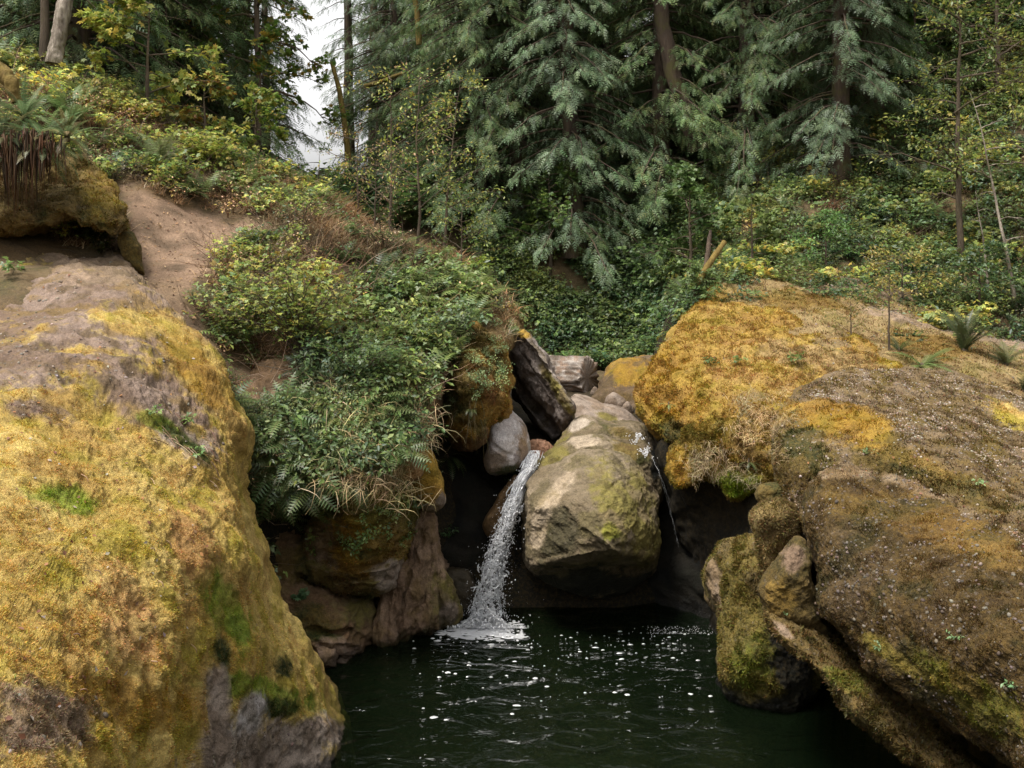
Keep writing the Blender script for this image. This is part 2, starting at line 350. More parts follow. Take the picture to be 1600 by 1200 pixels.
class Acc:
    """collects vertices / faces / colours into one mesh"""
    def __init__(s): s.V = []; s.T = []; s.Q = []; s.C = []; s.n = 0
    def add(s, V, Fc, C=None):
        V = np.asarray(V, np.float32); Fc = np.asarray(Fc)
        if len(V) == 0: return
        (s.Q if Fc.shape[1] == 4 else s.T).append(Fc+s.n); s.V.append(V)
        C = np.broadcast_to(np.asarray(C if C is not None else (.2, .2, .2), np.float32), (len(V), 3)); s.C.append(C); s.n += len(V)
    def arrays(s): return np.concatenate(s.V), [np.concatenate(f) for f in (s.T, s.Q) if f], np.concatenate(s.C)
    def build(s, name, mat, parent=None, smooth=False, loc=None):
        V, Fc, C = s.arrays(); return mk(name, V, Fc, C, None, mat, parent, smooth, loc)
#@@SETTING
# ------------------------------------------------------------------ terrain
ctl = [  # (px, py, depth) on the banks
 (200,410,15.2),(300,400,15.6),(200,325,17),(300,345,17.5),(330,560,13.6),(360,640,13.4),(450,310,22),(100,215,18),(0,150,18.5),(0,300,16.6),(100,330,16.6),(300,215,21),
 (600,375,20),(700,420,19),(770,450,18),(480,450,16),(420,380,17),(600,450,16.4),(400,560,14.6),(500,620,14.4),(600,600,14.9),(620,680,14.2),(480,690,13.9),(400,700,13.6),(700,520,16),
 (1100,450,19.5),(1200,440,21),(1300,440,21),(1600,510,19.5),(1450,475,21),(1300,570,16.2),(1500,620,15),(1700,700,14),(1150,560,17),(1150,640,15.4),(1400,660,14.2),(1600,850,11.5),
 (1200,330,25),(1400,330,25),(1600,330,23.5),(1400,200,28.5),(1600,130,27),(1150,250,30),
 (780,600,26),(900,600,26),(1000,590,25.5),(900,500,28.5),(900,400,31),(800,420,29.5),(1000,420,29.5),(900,250,35),(760,300,34),(900,50,42)]
ctl = [tuple(P(*c)) for c in ctl]
ctl += [(-7.5,32,6.1),(-4.5,30,5.8),(-5.5,26,5.9),(-16,26,10.5),(-26,22,13),(-45,30,20),(-70,0,22),(-8,46,6.2),(-60,80,24),(-110,160,38),(4,60,20),(0,90,28),(30,60,26),(60,60,34),
        (28,24,15),(45,24,22),(70,0,26),(90,120,52),(10,160,45),(-22,8,8),(-12,8,6),(-30,-10,8),(12,7,3.2),(20,7,5),(35,-8,9),(0,-10,1.5),(-8,-2,3.0),(8,-2,2.2)]
ctl = np.array(ctl); TZ = TPS(ctl[:, :2]/10, ctl[:, 2], .01)
chn = np.array([(1.3,-8,4.5),(1.0,4,4.4),(1.1,9,4.2),(.7,12,3.7),(.4,14,3.0),(.75,15.2,1.9),(1.05,17,1.1),(1.1,20,1.3),(1.3,23.5,2.6)])
bedY = [-20, 4, 11, 13.8, 15.0, 15.9, 17, 20, 24, 27]; bedZ = [-1.9, -1.8, -1.9, -1.5, -.7, 1.2, 2.05, 2.2, 2.35, 2.5]
def terrain_z(x, y, detail=True):
    z = TZ(np.c_[x, y]/10)
    n = fbm(np.c_[x, y, 0*x], .35, 3, 5)*.35
    cx = np.interp(y, chn[:, 1], chn[:, 0]); hw = np.interp(y, chn[:, 1], chn[:, 2])
    d = np.abs(x-cx)-hw+n*.6; k = ss(0, .9, d)
    k = np.maximum(k, ss(23.5, 26, y)); bed = np.interp(y, bedY, bedZ)
    far = ss(30, 70, y); q = x/np.maximum(y, 5)+.20
    zf = 6.2+y*(.42*np.maximum(q-.07, 0)+.30*np.maximum(-q-.05, 0)); zf = np.minimum(zf, 70)
    kf = np.maximum(ss(26, 44, y), 0); z = z*(1-kf)+zf*kf
    z = bed*(1-k)+(z+n*(1+2*far*ss(.02, .12, abs(q))))*k
    z = z-.45*ss(1.6, 2.4, x)*ss(12, 13, y)*ss(19.6, 18.4, y)
    if detail: z = z+.06*fbm(np.c_[x, y, z], 2.2, 5, 9, .65)
    return z
def grid_axis(lo, hi, c, n, k):
    t = np.linspace(-1, 1, n); s = np.sinh(k*t)/np.sinh(k); return np.where(s < 0, c+(c-lo)*s, c+(hi-c)*s)
gx = grid_axis(-150, 150, 0, 460, 4.2); gy = grid_axis(-40, 300, 15.5, 520, 4.0)
GX, GY = np.meshgrid(gx, gy); tx, ty = GX.ravel(), GY.ravel(); tz = terrain_z(tx, ty)
TV = np.c_[tx, ty, tz]; idx = np.arange(len(tx)).reshape(GX.shape)
TQ = np.stack([idx[:-1, :-1], idx[:-1, 1:], idx[1:, 1:], idx[1:, :-1]], -1).reshape(-1, 4)
TN_ = vnorm(TV, TQ); TN_ *= np.sign(TN_[:, 2:3]+1e-9)
tpx, tpy = proj(TV)
DIRT = [(.20, .13, .085), (.27, .18, .12), (.12, .08, .05), (.20, .135, .08)]
LITTER = [(.10, .07, .04), (.14, .10, .055), (.07, .06, .025), (.12, .075, .035)]
BEDP = [(.05, .045, .02), (.07, .06, .03), (.03, .035, .015), (.06, .045, .02)]
tn1, tn2 = fbm(TV, .9, 4, 31), fbm(TV, 2.1, 4, 41)
dirt_poly = [(190,280),(235,300),(290,330),(345,350),(400,345),(440,352),(430,368),(390,375),(360,395),(330,425),(300,430),(285,470),(320,520),(350,575),(330,590),(190,420)]
dirt_m = inpoly(tpx+tn1*18, tpy+tn2*12, dirt_poly) & (ty > 12.5) & (ty < 24)
soil_poly = [(360,575),(420,560),(470,600),(520,640),(430,650),(420,720),(385,690),(360,640)]
soil_m = inpoly(tpx+tn1*18, tpy+tn2*12, soil_poly) & (ty > 12) & (ty < 17)
TC = palette(LITTER, tn1, tn2)
stp = ss(.55, .3, TN_[:, 2]) * ss(7, 4.5, tz); TC = TC*(1-stp[:, None])+palette(DK, tn1, tn2)*1.5*stp[:, None]
ch = (ss(1.6, .3, abs(tx-np.interp(ty, chn[:, 1], chn[:, 0]))-np.interp(ty, chn[:, 1], chn[:, 2]))*ss(12.5, 13.5, ty)*ss(24, 20, ty))[:, None]; TC = TC*(1-ch)+palette(DK, tn1, tn2)*ch  # steep and channel ground blackened to carry the gorge shade
TC[dirt_m] = palette(DIRT, tn1, tn2)[dirt_m]; TC[soil_m] = (palette(DIRT, tn1, tn2)*.72)[soil_m]
deep = ss(-.1, -1.2, tz)[:, None]*(ty < 16)[:, None]
bedc = palette([(.13, .085, .035), (.17, .11, .05), (.09, .07, .03), (.14, .09, .03)], tn1, tn2)*(1-deep)+np.array([(.012, .022, .012)])*deep
und = ((tz < .12) & (ty < 13.6))[:, None]; TC = np.where(und, bedc, TC)
TA = np.c_[np.where(dirt_m, 0, .35), np.where(dirt_m, .12, .05), np.zeros(len(tz))]
fm = dirt_m[TQ].all(1)
def sub(name, sel):
    q = TQ[sel]; u, inv = np.unique(q, return_inverse=True)
    o = mk(name, TV[u], inv.reshape(q.shape), TC[u], TA[u], M_ROCK, None, True); return tag(o, kind='structure')
sub('ground', ~fm); sub('dirt_path', fm)

# pool surface and the little stream above the lip
wx = np.linspace(-7, 7, 60); wy = np.linspace(-12, 15.75, 90); WX, WY = np.meshgrid(wx, wy); wi = np.arange(WX.size).reshape(WX.shape)
WV = np.c_[WX.ravel(), WY.ravel(), np.zeros(WX.size)]
tag(mk('pool_water', WV, np.stack([wi[:-1, :-1], wi[:-1, 1:], wi[1:, 1:], wi[1:, :-1]], -1).reshape(-1, 4), None, None, M_WATER, None, True), kind='structure')

BT = [(.17,.115,.085),(.24,.175,.14),(.11,.075,.045),(.20,.13,.05)]
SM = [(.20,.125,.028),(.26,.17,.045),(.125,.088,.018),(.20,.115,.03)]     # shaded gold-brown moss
# ------------------------------------------------------------------ rocks
B = lambda f, a, o=4, r=False, st=(1, 1, 1): (f, a, o, r, st)
rock('mossy_rock', 'huge sloping rock under yellow and orange moss filling the left foreground beside the pool',
 [(-250,420),(-100,398),(0,388),(80,390),(150,392),(198,402),(228,432),(262,470),(300,510),(333,555),(350,600),(360,630),(378,665),(384,700),(382,760),(389,800),(402,850),(417,890),(432,935),(457,985),(482,1025),(505,1065),(522,1100),(541,1150),(540,1200),(525,1260),(450,1330),(300,1400),(0,1500),(-300,1500),(-420,1000),(-350,600)],
 (120,830),
 [(-250,420,15),(0,400,14.2),(200,410,14.2),(0,500,11.6),(150,500,12),(290,540,12.2),(0,600,9.9),(200,620,10.4),(330,650,11),(0,750,8.0),(200,780,8.8),(355,800,10.0),(0,900,6.6),(180,900,7.5),(310,900,8.7),(385,930,9.9),(0,1050,5.4),(150,1050,6.2),(300,1050,8.0),(420,1050,10),(500,1110,10.5),(0,1200,4.7),(150,1200,5.6),(300,1200,7.6),(400,1200,9.7),(510,1180,10.4),(0,1400,3.8),(300,1400,7),(500,1300,10)],
 Te=.9, Tb=2.2, p=3.2, nt=1000, nr=330, grooves=[([(318,880),(328,960),(330,1060),(322,1130),(318,1220)],9,.16),([(330,640),(345,700),(338,760)],14,.06)],
 disp=[B(.35,.22,3),B(1.3,.10,4),B(4.5,.035,4),B(10,.02,3),B(22,.010,3),B(50,.004,2)], pal=YM, moss=1, peb=.06,
 zones=[('up',9,10,YM,1,0),(120,470,260,95,8,BT,.2,.4),(180,410,130,34,4,BR,.1,.2),(30,560,120,50,10,BT,.4,.5),(225,615,130,46,25,BT,.2,.25),(60,640,60,20,0,BT,.6,.3),
  (300,560,30,90,-35,OM,1,.05),(220,500,70,22,8,YM,1,0),(205,960,45,85,-20,[(.50,.29,.11),(.54,.35,.13),(.44,.26,.08),(.50,.35,.12)],1,0),(300,840,30,60,-15,[(.46,.27,.10),(.48,.29,.10),(.40,.22,.08),(.46,.29,.09)],1,0),
  (355,960,26,60,-25,GM,1,0),(400,1080,90,22,10,GM,1,0),(200,1100,120,40,10,OM,1,.1),(110,780,60,20,10,GM,1,0),(60,1130,80,60,0,BR,.8,.2),(290,690,55,20,30,GR,.2,.3),(245,660,40,10,25,GM,1,0),
  (300,700,50,9,35,[(.05,.07,.01),(.08,.10,.02),(.03,.05,.01),(.05,.06,.01)],1,0),(350,1015,14,26,-12,[(.03,.045,.008)]*4,1,0),(445,1045,16,18,0,[(.03,.04,.01)]*4,1,0),(437,1105,36,17,8,[(.035,.055,.008),(.05,.08,.01),(.02,.03,.005),(.04,.05,.01)],1,0),
  ('line',[(337,1065),(345,1120),(330,1200),(330,1280)],22,GR,0,.1),('line',[(395,1105),(380,1150),(400,1220)],22,PG,0,.25),('line',[(440,1150),(500,1140),(540,1155)],24,GR,0,.5),(450,1200,130,52,0,GR,0,.4)])
rock('ledge_rock', 'mossy overhanging rock ledge under the hanging fern roots at the left edge', [(-200,235),(-60,225),(0,240),(60,236),(110,248),(150,262),(176,287),(190,312),(203,345),(196,366),(160,356),(120,342),(90,347),(50,354),(0,352),(-100,358),(-200,360)], (20,300),
 [(0,300,14.8),(180,320,14.9),(80,250,15.8),(100,340,14.5),(-200,300,14.8)], Te=.6, Tb=1.4, nt=420, nr=70, disp=[B(1.,.20),B(3,.08,4,False,(1,1,3)),B(12,.02)], pal=DM, moss=.8,
 zones=[(160,300,45,40,30,[(.22,.16,.03),(.28,.20,.04),(.13,.10,.02),(.22,.13,.04)],1,0),(20,290,110,70,0,[(.12,.085,.03),(.17,.12,.05),(.07,.05,.02),(.12,.08,.02)],.6,0)])
rock('ledge_rock', 'small mossy rock step below the tip of the left overhang beside the dirt slope', [(186,368),(205,362),(216,385),(222,410),(226,430),(205,420),(192,398)], (205,392), [(200,390,14.9)], Te=.3, Tb=.8, nt=120, nr=20, pal=DM, moss=1, disp=[B(3,.05)])

rock('bulging_rock', 'bulging mossy rock overhanging the pool below the fern covered bluff',
 [(487,797),(470,840),(463,880),(478,903),(505,908),(530,922),(570,926),(610,920),(624,890),(642,850),(657,815),(672,790),(674,740),(668,690),(655,640),(600,590),(530,590),(470,640),(440,690),(450,745),(480,770)], (575,790),
 [(500,850,13.6),(560,890,13.3),(600,880,13.5),(560,780,13.0),(620,780,13.4),(560,660,13.5),(480,700,13.5),(650,720,13.9),(650,800,14)], Te=.55, Tb=2, p=2.6, nt=520, nr=130,
 grooves=[([(500,805),(560,822),(610,815)],8,.07),([(480,872),(540,895),(600,882),(640,835)],7,.12),([(520,910),(560,905),(600,905)],6,.1)],
 disp=[B(1.1,.10),B(3,.05,4,False,(1,1,2.6)),B(12,.014,3)], pal=DM, moss=.85, zones=[(560,830,70,22,10,OM,1,0),(530,870,60,20,15,OM,1,.05),(610,740,70,90,0,[(.17,.15,.03),(.22,.19,.045),(.12,.10,.02),(.2,.14,.05)],.9,.1),(600,860,50,30,-20,SM,.7,.1),(612,905,24,26,-30,GR,.05,.1),(500,850,26,40,0,BR,.4,0),('up',.3,.8,OL,.9,0)])
rock('brown_rock', 'brown and mossy lower rock wall above the water at the left of the pool',
 [(395,800),(430,812),(480,830),(520,870),(580,890),(612,930),(602,975),(588,1012),(565,1030),(525,1045),(492,1056),(450,1090),(400,1040),(375,940),(378,860)], (490,950),
 [(420,850,13.7),(500,900,13.9),(580,930,14.2),(470,980,13.3),(560,980,13.6),(500,1040,13.1),(590,1000,14.1),(400,1000,13.2)], Te=.4, Tb=1.6, nt=420, nr=100,
 grooves=[([(470,905),(520,922),(570,935),(600,925)],12,.35),([(585,935),(590,1000)],12,.35),([(480,985),(520,992),(545,985)],5,.10),([(500,1010),(530,1020),(520,1040)],4,.10),([(472,1000),(500,1035)],5,.12)],
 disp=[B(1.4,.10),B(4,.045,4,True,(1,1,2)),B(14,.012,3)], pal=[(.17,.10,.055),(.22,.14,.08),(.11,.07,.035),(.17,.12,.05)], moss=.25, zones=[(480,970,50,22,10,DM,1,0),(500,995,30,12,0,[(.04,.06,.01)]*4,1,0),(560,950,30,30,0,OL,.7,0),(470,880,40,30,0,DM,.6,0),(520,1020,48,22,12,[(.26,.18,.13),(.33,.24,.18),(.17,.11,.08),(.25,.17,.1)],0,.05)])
rock('fluted_rock', 'tan water-carved fluted rock standing left of the waterfall base',
 [(645,800),(668,798),(682,835),(692,880),(704,912),(717,938),(719,965),(700,983),(670,996),(630,1004),(603,1020),(580,1010),(588,960),(605,920),(630,870)], (660,930),
 [(660,850,14.2),(700,950,14.3),(620,960,14.0),(660,990,14.1)], Te=.35, Tb=1.6, nt=320, nr=90, grooves=[([(660,830),(640,900),(620,990)],5,.08),([(672,850),(665,930),(640,990)],4,.06),([(682,900),(690,970)],4,.06)],
 disp=[B(1.5,.08),B(3.2,.055,5,True,(2.2,1.5,.5)),B(14,.012,3)], pal=[(.20,.13,.085),(.28,.19,.125),(.13,.08,.05),(.2,.13,.06)], moss=0, zones=[(700,950,24,50,-15,OL,.7,0),(700,960,14,20,0,GR,0,.6),('below',.02,.22,DM,0,0)])
rock('orange_rock', 'small orange mossy rock nose jutting out under the bluff, left of the dark hollow', [(640,690),(660,695),(676,706),(685,732),(692,762),(694,785),(682,797),(668,798),(655,782),(640,760)], (665,750), [(665,750,13.75)], Te=.35, Tb=1.2, nt=220, nr=50, disp=[B(2,.05),B(9,.015)],
 pal=OM, moss=.8, zones=[(690,785,8,12,0,GR,0,0),(675,795,25,8,10,BR,.3,0)])
rock('orange_rock', 'rounded boulder with deep orange moss on the bluff edge above the grey wedge boulder',
 [(688,560),(700,522),(740,505),(770,528),(786,560),(795,600),(792,635),(778,652),(757,664),(748,690),(735,708),(718,705),(703,680),(695,640)], (742,610),
 [(740,600,14.7),(780,600,15),(740,540,15.2),(735,680,14.9),(700,640,15)], Te=.5, Tb=1.5, nt=380, nr=90, grooves=[([(755,550),(765,575),(750,600)],5,.1),([(720,660),(760,668)],6,.12)],
 disp=[B(1.5,.17),B(3.5,.07),B(16,.012,3)], pal=[(.26,.15,.03),(.33,.20,.045),(.15,.11,.03),(.24,.12,.04)], moss=1, zones=[(760,590,22,50,-10,[(.20,.11,.035),(.27,.16,.05),(.13,.08,.03),(.2,.1,.04)],.5,0),(740,530,50,26,0,DM,.7,.1),(740,700,40,30,0,[(.15,.08,.03),(.2,.11,.05),(.1,.06,.03),(.15,.08,.02)],.4,0),(715,600,25,60,0,DM,.8,0),(770,560,14,20,0,DM,.5,0)])  # zones add browner moss and the shade of a recess in colour
rock('bluff_rock', 'brown grassy rock knob on the skyline of the bluff beside the dark green ravine',
 [(690,440),(730,432),(762,445),(790,470),(813,502),(808,524),(792,545),(765,535),(730,525),(700,500)], (750,488), [(750,480,17),(800,510,17),(720,500,16.4),(760,440,18)], Te=.5, Tb=2, nt=240, nr=60, disp=[B(1.2,.12),B(5,.03)], pal=[(.17,.11,.05),(.22,.15,.07),(.12,.08,.03),(.2,.13,.05)], moss=.8)
rock('small_mossy_rock', 'low dark rounded rock at the foot of the waterfall, left side', [(690,905),(712,888),(735,895),(748,925),(745,960),(735,985),(700,985)], (718,940), [(718,930,14.9)], Te=.25, Tb=.8, nt=140, nr=30, pal=[(.04,.03,.018),(.06,.045,.025),(.025,.02,.012),(.04,.03,.015)], wet=.7, disp=[B(3,.05)])
rock('wet_rock', 'brown wet slab just left of the falling water', [(755,822),(770,790),(788,762),(806,745),(803,775),(795,800),(786,825),(772,842)], (778,800), [(778,800,15.25)], Te=.2, Tb=.8, nt=140, nr=30, pal=[(.13,.075,.03),(.18,.11,.05),(.08,.05,.02),(.12,.07,.03)], wet=.6, disp=[B(3,.04)])

rock('wedge_boulder', 'pale grey wedge-shaped boulder left of the top of the waterfall',
 [(789,623),(797,630),(804,643),(813,656),(820,668),(826,690),(827,712),(821,724),(803,737),(783,742),(762,740),(755,718),(764,690),(764,660),(776,636)], (793,692),
 [(790,640,15.6),(785,690,15.1),(820,690,15.5),(770,730,15.1),(805,725,15.2)], Te=.4, Tb=.9, p=3, nt=260, nr=70, grooves=[([(766,693),(785,707),(803,712)],3,.04),([(806,660),(812,700)],3,-.05)], disp=[B(1.5,.05),B(8,.010),B(30,.004,2)], pal=PG,
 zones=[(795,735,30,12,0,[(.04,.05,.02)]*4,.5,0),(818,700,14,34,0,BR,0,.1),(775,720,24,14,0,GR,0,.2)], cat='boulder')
rock('leaning_slab', 'long grey layered rock slab leaning down over the dark gap to the log',
 [(796,527),(808,518),(822,516),(836,535),(850,552),(862,575),(873,597),(886,618),(898,633),(893,650),(882,668),(868,684),(850,675),(828,655),(810,630),(798,600),(790,565)], (838,600),
 [(810,540,17),(830,550,16.8),(860,600,16.6),(885,640,16.4),(820,610,17.4),(850,650,17.2)], Te=.3, Tb=1.2, p=3.5, nt=300, nr=80, grooves=[([(800,570),(820,610),(855,655),(868,672)],10,.55),([(808,540),(835,580),(862,622)],2.5,.06),([(818,535),(850,590),(875,640)],2.,.05)],
 disp=[B(1.0,.12,5),B(5,.035),B(14,.012)], pal=[(.17,.14,.12),(.26,.22,.20),(.09,.07,.06),(.14,.11,.07)], zones=[(814,520,16,7,20,OM,.9,0),(872,610,7,50,-33,OL,.4,0)], cat='rock slab')
rock('flat_boulder', 'flat brown-grey boulder behind the big centre boulder, below the log', [(889,624),(899,615),(915,619),(932,625),(946,631),(962,635),(979,643),(995,656),(1005,672),(990,700),(940,700),(900,690),(878,664),(880,645)], (935,658),
 [(935,650,17.6),(900,620,18),(990,660,17.8),(935,680,17)], Te=.4, Tb=1, nt=260, nr=50, disp=[B(1.5,.06),B(8,.012)], pal=GR, zones=[(945,650,22,8,20,OL,.5,.1)], cat='boulder')
rock('mossy_boulder', 'brown boulder with an orange moss cap beyond the gap, right of the log', [(926,632),(936,608),(945,590),(953,571),(967,559),(990,556),(1025,559),(1060,590),(1055,650),(1000,670),(955,650)], (992,605), [(990,570,20.4),(950,610,20),(1000,620,19.8),(1030,600,20)], Te=.5, Tb=1.5, nt=240, nr=60,
 disp=[B(1.,.10),B(5,.03)], pal=[(.12,.08,.05),(.17,.12,.08),(.08,.055,.03),(.12,.08,.03)], moss=.4, zones=[(985,578,42,22,10,OM,1,0)], cat='boulder')
for (x, y, r, D, lb) in ((961,626,16,18.8,'smooth rounded grey boulder resting in front of the orange capped boulder'),(981,636,9,18.6,'small pale stone right beside the smooth rounded grey boulder'),(931,611,9,21,'small grey stone at the cut end of the log')):
    rock('stone', lb, [(x-r,y+r*.6),(x-r*.8,y-r*.3),(x-r*.2,y-r*.85),(x+r*.5,y-r*.5),(x+r*1.05,y+r*.3),(x+r*.9,y+r*1.1),(x,y+r*1.3)], (x, y+r*.2), [(x,y,D)], Te=r/F*D, Tb=r/F*D*1.2, p=2.2, nt=80, nr=20, disp=[B(3,.03)], pal=GR, cat='stone')
rock('streambed_stones', 'low brown stones lying on the lip at the top of the waterfall', [(818,706),(826,692),(845,688),(865,698),(870,720),(845,728),(822,722)], (843,708), [(843,706,16.2)], Te=.15, Tb=.6, nt=160, nr=30, disp=[B(5,.05,3),B(12,.02)], pal=[(.24,.12,.07),(.3,.17,.11),(.15,.08,.05),(.22,.12,.07)], wet=.4, cat='stones')
KP = [(.145,.11,.065),(.21,.165,.11),(.095,.075,.04),(.13,.105,.045)]
KD = dict(disp=[B(.9,.07,3),B(2.2,.022,5,True,(1,1,1.8)),B(6,.022,5),B(18,.009,4)], pal=KP, peb=.12, cat='boulder')
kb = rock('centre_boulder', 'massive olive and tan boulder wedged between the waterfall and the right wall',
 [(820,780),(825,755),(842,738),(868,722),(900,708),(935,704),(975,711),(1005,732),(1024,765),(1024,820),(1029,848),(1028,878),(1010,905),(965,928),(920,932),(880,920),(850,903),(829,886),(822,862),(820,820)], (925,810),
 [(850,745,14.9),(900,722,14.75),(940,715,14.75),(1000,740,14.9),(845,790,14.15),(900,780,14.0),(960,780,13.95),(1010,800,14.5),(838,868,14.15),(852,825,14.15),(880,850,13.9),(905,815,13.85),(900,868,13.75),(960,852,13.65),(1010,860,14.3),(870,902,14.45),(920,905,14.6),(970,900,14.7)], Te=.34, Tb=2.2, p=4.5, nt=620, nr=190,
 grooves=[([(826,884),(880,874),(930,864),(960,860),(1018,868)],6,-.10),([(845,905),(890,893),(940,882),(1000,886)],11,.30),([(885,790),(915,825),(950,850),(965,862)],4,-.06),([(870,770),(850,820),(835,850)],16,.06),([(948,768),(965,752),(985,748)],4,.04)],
 zones=[(972,790,50,70,-10,OL,.4,0),(1005,845,34,40,0,OL,.5,0),(950,830,22,13,20,GM,.7,0),(866,845,44,42,-20,[(.055,.047,.024),(.10,.082,.045),(.035,.03,.015),(.065,.055,.02)],.1,.2),('line',[(835,850),(850,790),(890,745)],12,[(.33,.26,.18),(.40,.32,.23),(.22,.17,.1),(.26,.2,.12)],0,.1),(925,912,120,24,0,[(.02,.02,.012)]*4,0,0),], **KD)  # near-black zone paints the shade on the underside
k2 = rock('upper_ledge', 'x2', [(832,745),(845,722),(866,702),(888,689),(908,682),(940,683),(975,696),(1008,706),(1029,734),(1026,790),(920,800),(850,790)], (925,738), [(860,715,15.2),(900,690,15.25),(960,695,15.2),(1010,730,15.2),(925,780,15)], Te=.35, Tb=1.4, p=2.8, nt=420, nr=90,
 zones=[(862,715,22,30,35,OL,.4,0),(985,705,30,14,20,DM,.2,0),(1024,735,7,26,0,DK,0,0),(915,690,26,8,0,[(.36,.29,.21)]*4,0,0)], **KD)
k3 = rock('crest_ledge', 'x3', [(862,705),(884,676),(896,659),(908,651),(922,652),(940,658),(962,662),(985,661),(1006,666),(1022,684),(1033,716),(1005,750),(930,750),(880,740)], (940,700), [(900,670,16),(940,670,15.9),(990,680,16),(900,700,15.7),(1000,720,15.6)], Te=.35, Tb=1.2, p=2.8, nt=360, nr=70,
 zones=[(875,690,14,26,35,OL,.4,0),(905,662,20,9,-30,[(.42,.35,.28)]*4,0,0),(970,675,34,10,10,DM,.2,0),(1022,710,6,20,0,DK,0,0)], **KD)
for q_ in (k2, k3):
    q_.parent = kb; q_.location = q_.location-kb.location
    for a_ in ('label', 'category'): del q_[a_]
rock('dark_wall', 'wet rock wall coloured near black for the shadow behind the waterfall and the centre boulder',
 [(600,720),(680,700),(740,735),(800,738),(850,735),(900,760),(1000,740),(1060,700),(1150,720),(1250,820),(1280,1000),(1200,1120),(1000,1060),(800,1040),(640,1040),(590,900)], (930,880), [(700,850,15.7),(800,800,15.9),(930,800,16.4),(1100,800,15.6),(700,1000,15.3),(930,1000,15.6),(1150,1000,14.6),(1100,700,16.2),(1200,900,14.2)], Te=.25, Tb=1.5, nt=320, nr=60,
 disp=[B(.9,.22,4),B(3,.06)], pal=DK, wet=.1)  # cave shadow is put into the near-black wall colour
# right side
rock('back_slab', 'broad tan moss-covered rock dome on the right skyline below the bushes',
 [(1030,560),(1057,512),(1075,478),(1098,453),(1125,438),(1152,430),(1197,423),(1251,426),(1309,427),(1350,440),(1420,462),(1480,480),(1600,508),(1780,560),(1760,660),(1500,660),(1400,640),(1200,620),(1080,620)], (1290,530),
 [(1060,520,17.2),(1100,460,18.8),(1200,430,20),(1300,435,20.5),(1450,480,20),(1700,540,19),(1200,500,17.6),(1300,520,16.8),(1450,560,16.4),(1600,580,16.8),(1300,620,15),(1500,640,14.9)], Te=.45, Tb=2.5, p=3.5, nt=620, nr=120,
 disp=[B(.5,.14,3),B(2,.06,4),B(8,.018),B(26,.008,2)], pal=[(.27,.19,.085),(.34,.25,.12),(.20,.155,.055),(.27,.185,.09)], moss=.75, peb=.1,
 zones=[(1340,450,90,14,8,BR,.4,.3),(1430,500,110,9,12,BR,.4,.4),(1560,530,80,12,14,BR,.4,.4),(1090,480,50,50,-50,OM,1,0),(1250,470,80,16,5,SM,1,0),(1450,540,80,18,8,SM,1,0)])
rock('mossy_dome', 'big dome of rock with bright orange-gold moss right of the gap, overhanging the dark hollow',
 [(997,628),(999,603),(1018,570),(1034,543),(1052,518),(1078,497),(1112,482),(1155,478),(1197,488),(1251,494),(1285,513),(1329,526),(1367,545),(1398,570),(1440,600),(1420,660),(1300,700),(1245,722),(1200,738),(1130,722),(1075,700),(1045,690),(1018,668),(1005,648)], (1180,600),
 [(1010,610,15.4),(1060,540,16.3),(1150,495,17.3),(1260,510,17),(1380,565,15.8),(1100,590,15.2),(1200,560,15.5),(1300,590,14.9),(1050,650,14.8),(1110,660,14.3),(1200,650,14.0),(1300,640,14),(1200,720,13.7),(1100,700,14.3)], Te=.55, Tb=2.4, p=3.2, nt=620, nr=170,
 grooves=[([(1040,560),(1050,600),(1065,640)],10,.05),([(1080,620),(1110,632),(1150,625)],7,.05),([(1015,640),(1050,668),(1100,680)],8,.12)],
 disp=[B(.6,.12,3),B(2.2,.09,4),B(7,.03,4),B(24,.010,2)], pal=[(.36,.22,.045),(.42,.28,.07),(.28,.20,.03),(.36,.21,.06)], moss=1, peb=.04,
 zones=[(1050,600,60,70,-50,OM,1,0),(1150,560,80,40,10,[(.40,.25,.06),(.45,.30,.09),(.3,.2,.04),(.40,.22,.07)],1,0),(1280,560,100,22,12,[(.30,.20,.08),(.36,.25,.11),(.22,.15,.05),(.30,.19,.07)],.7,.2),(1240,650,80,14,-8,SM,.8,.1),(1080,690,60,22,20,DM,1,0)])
rock('mossy_nose', 'mossy nub hanging with dry roots below the orange dome over the black hollow',
 [(1050,690),(1075,668),(1110,660),(1160,665),(1215,680),(1225,730),(1195,762),(1170,769),(1147,775),(1125,757),(1090,743),(1062,760),(1047,742),(1043,712)], (1125,715), [(1125,700,14.0),(1060,720,14.2),(1190,740,13.6),(1140,760,13.9)], Te=.4, Tb=1.6, nt=320, nr=70,
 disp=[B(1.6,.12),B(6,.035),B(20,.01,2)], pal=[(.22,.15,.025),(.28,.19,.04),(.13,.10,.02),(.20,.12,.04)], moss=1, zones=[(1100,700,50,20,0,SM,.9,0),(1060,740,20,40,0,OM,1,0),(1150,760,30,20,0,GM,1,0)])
rock('dark_flank', 'brown rock flank coloured near-black for the shade under the dome, right cave side',
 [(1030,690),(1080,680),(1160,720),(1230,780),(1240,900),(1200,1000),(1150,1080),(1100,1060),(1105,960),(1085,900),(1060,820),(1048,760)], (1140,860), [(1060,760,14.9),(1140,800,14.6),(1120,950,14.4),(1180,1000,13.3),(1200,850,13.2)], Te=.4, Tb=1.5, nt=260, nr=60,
 disp=[B(1.,.16),B(4,.04)], pal=[(.010,.008,.004),(.016,.012,.006),(.006,.005,.003),(.010,.008,.004)], moss=.2, wet=0)  # palette darkened to stand for the shade below the dome
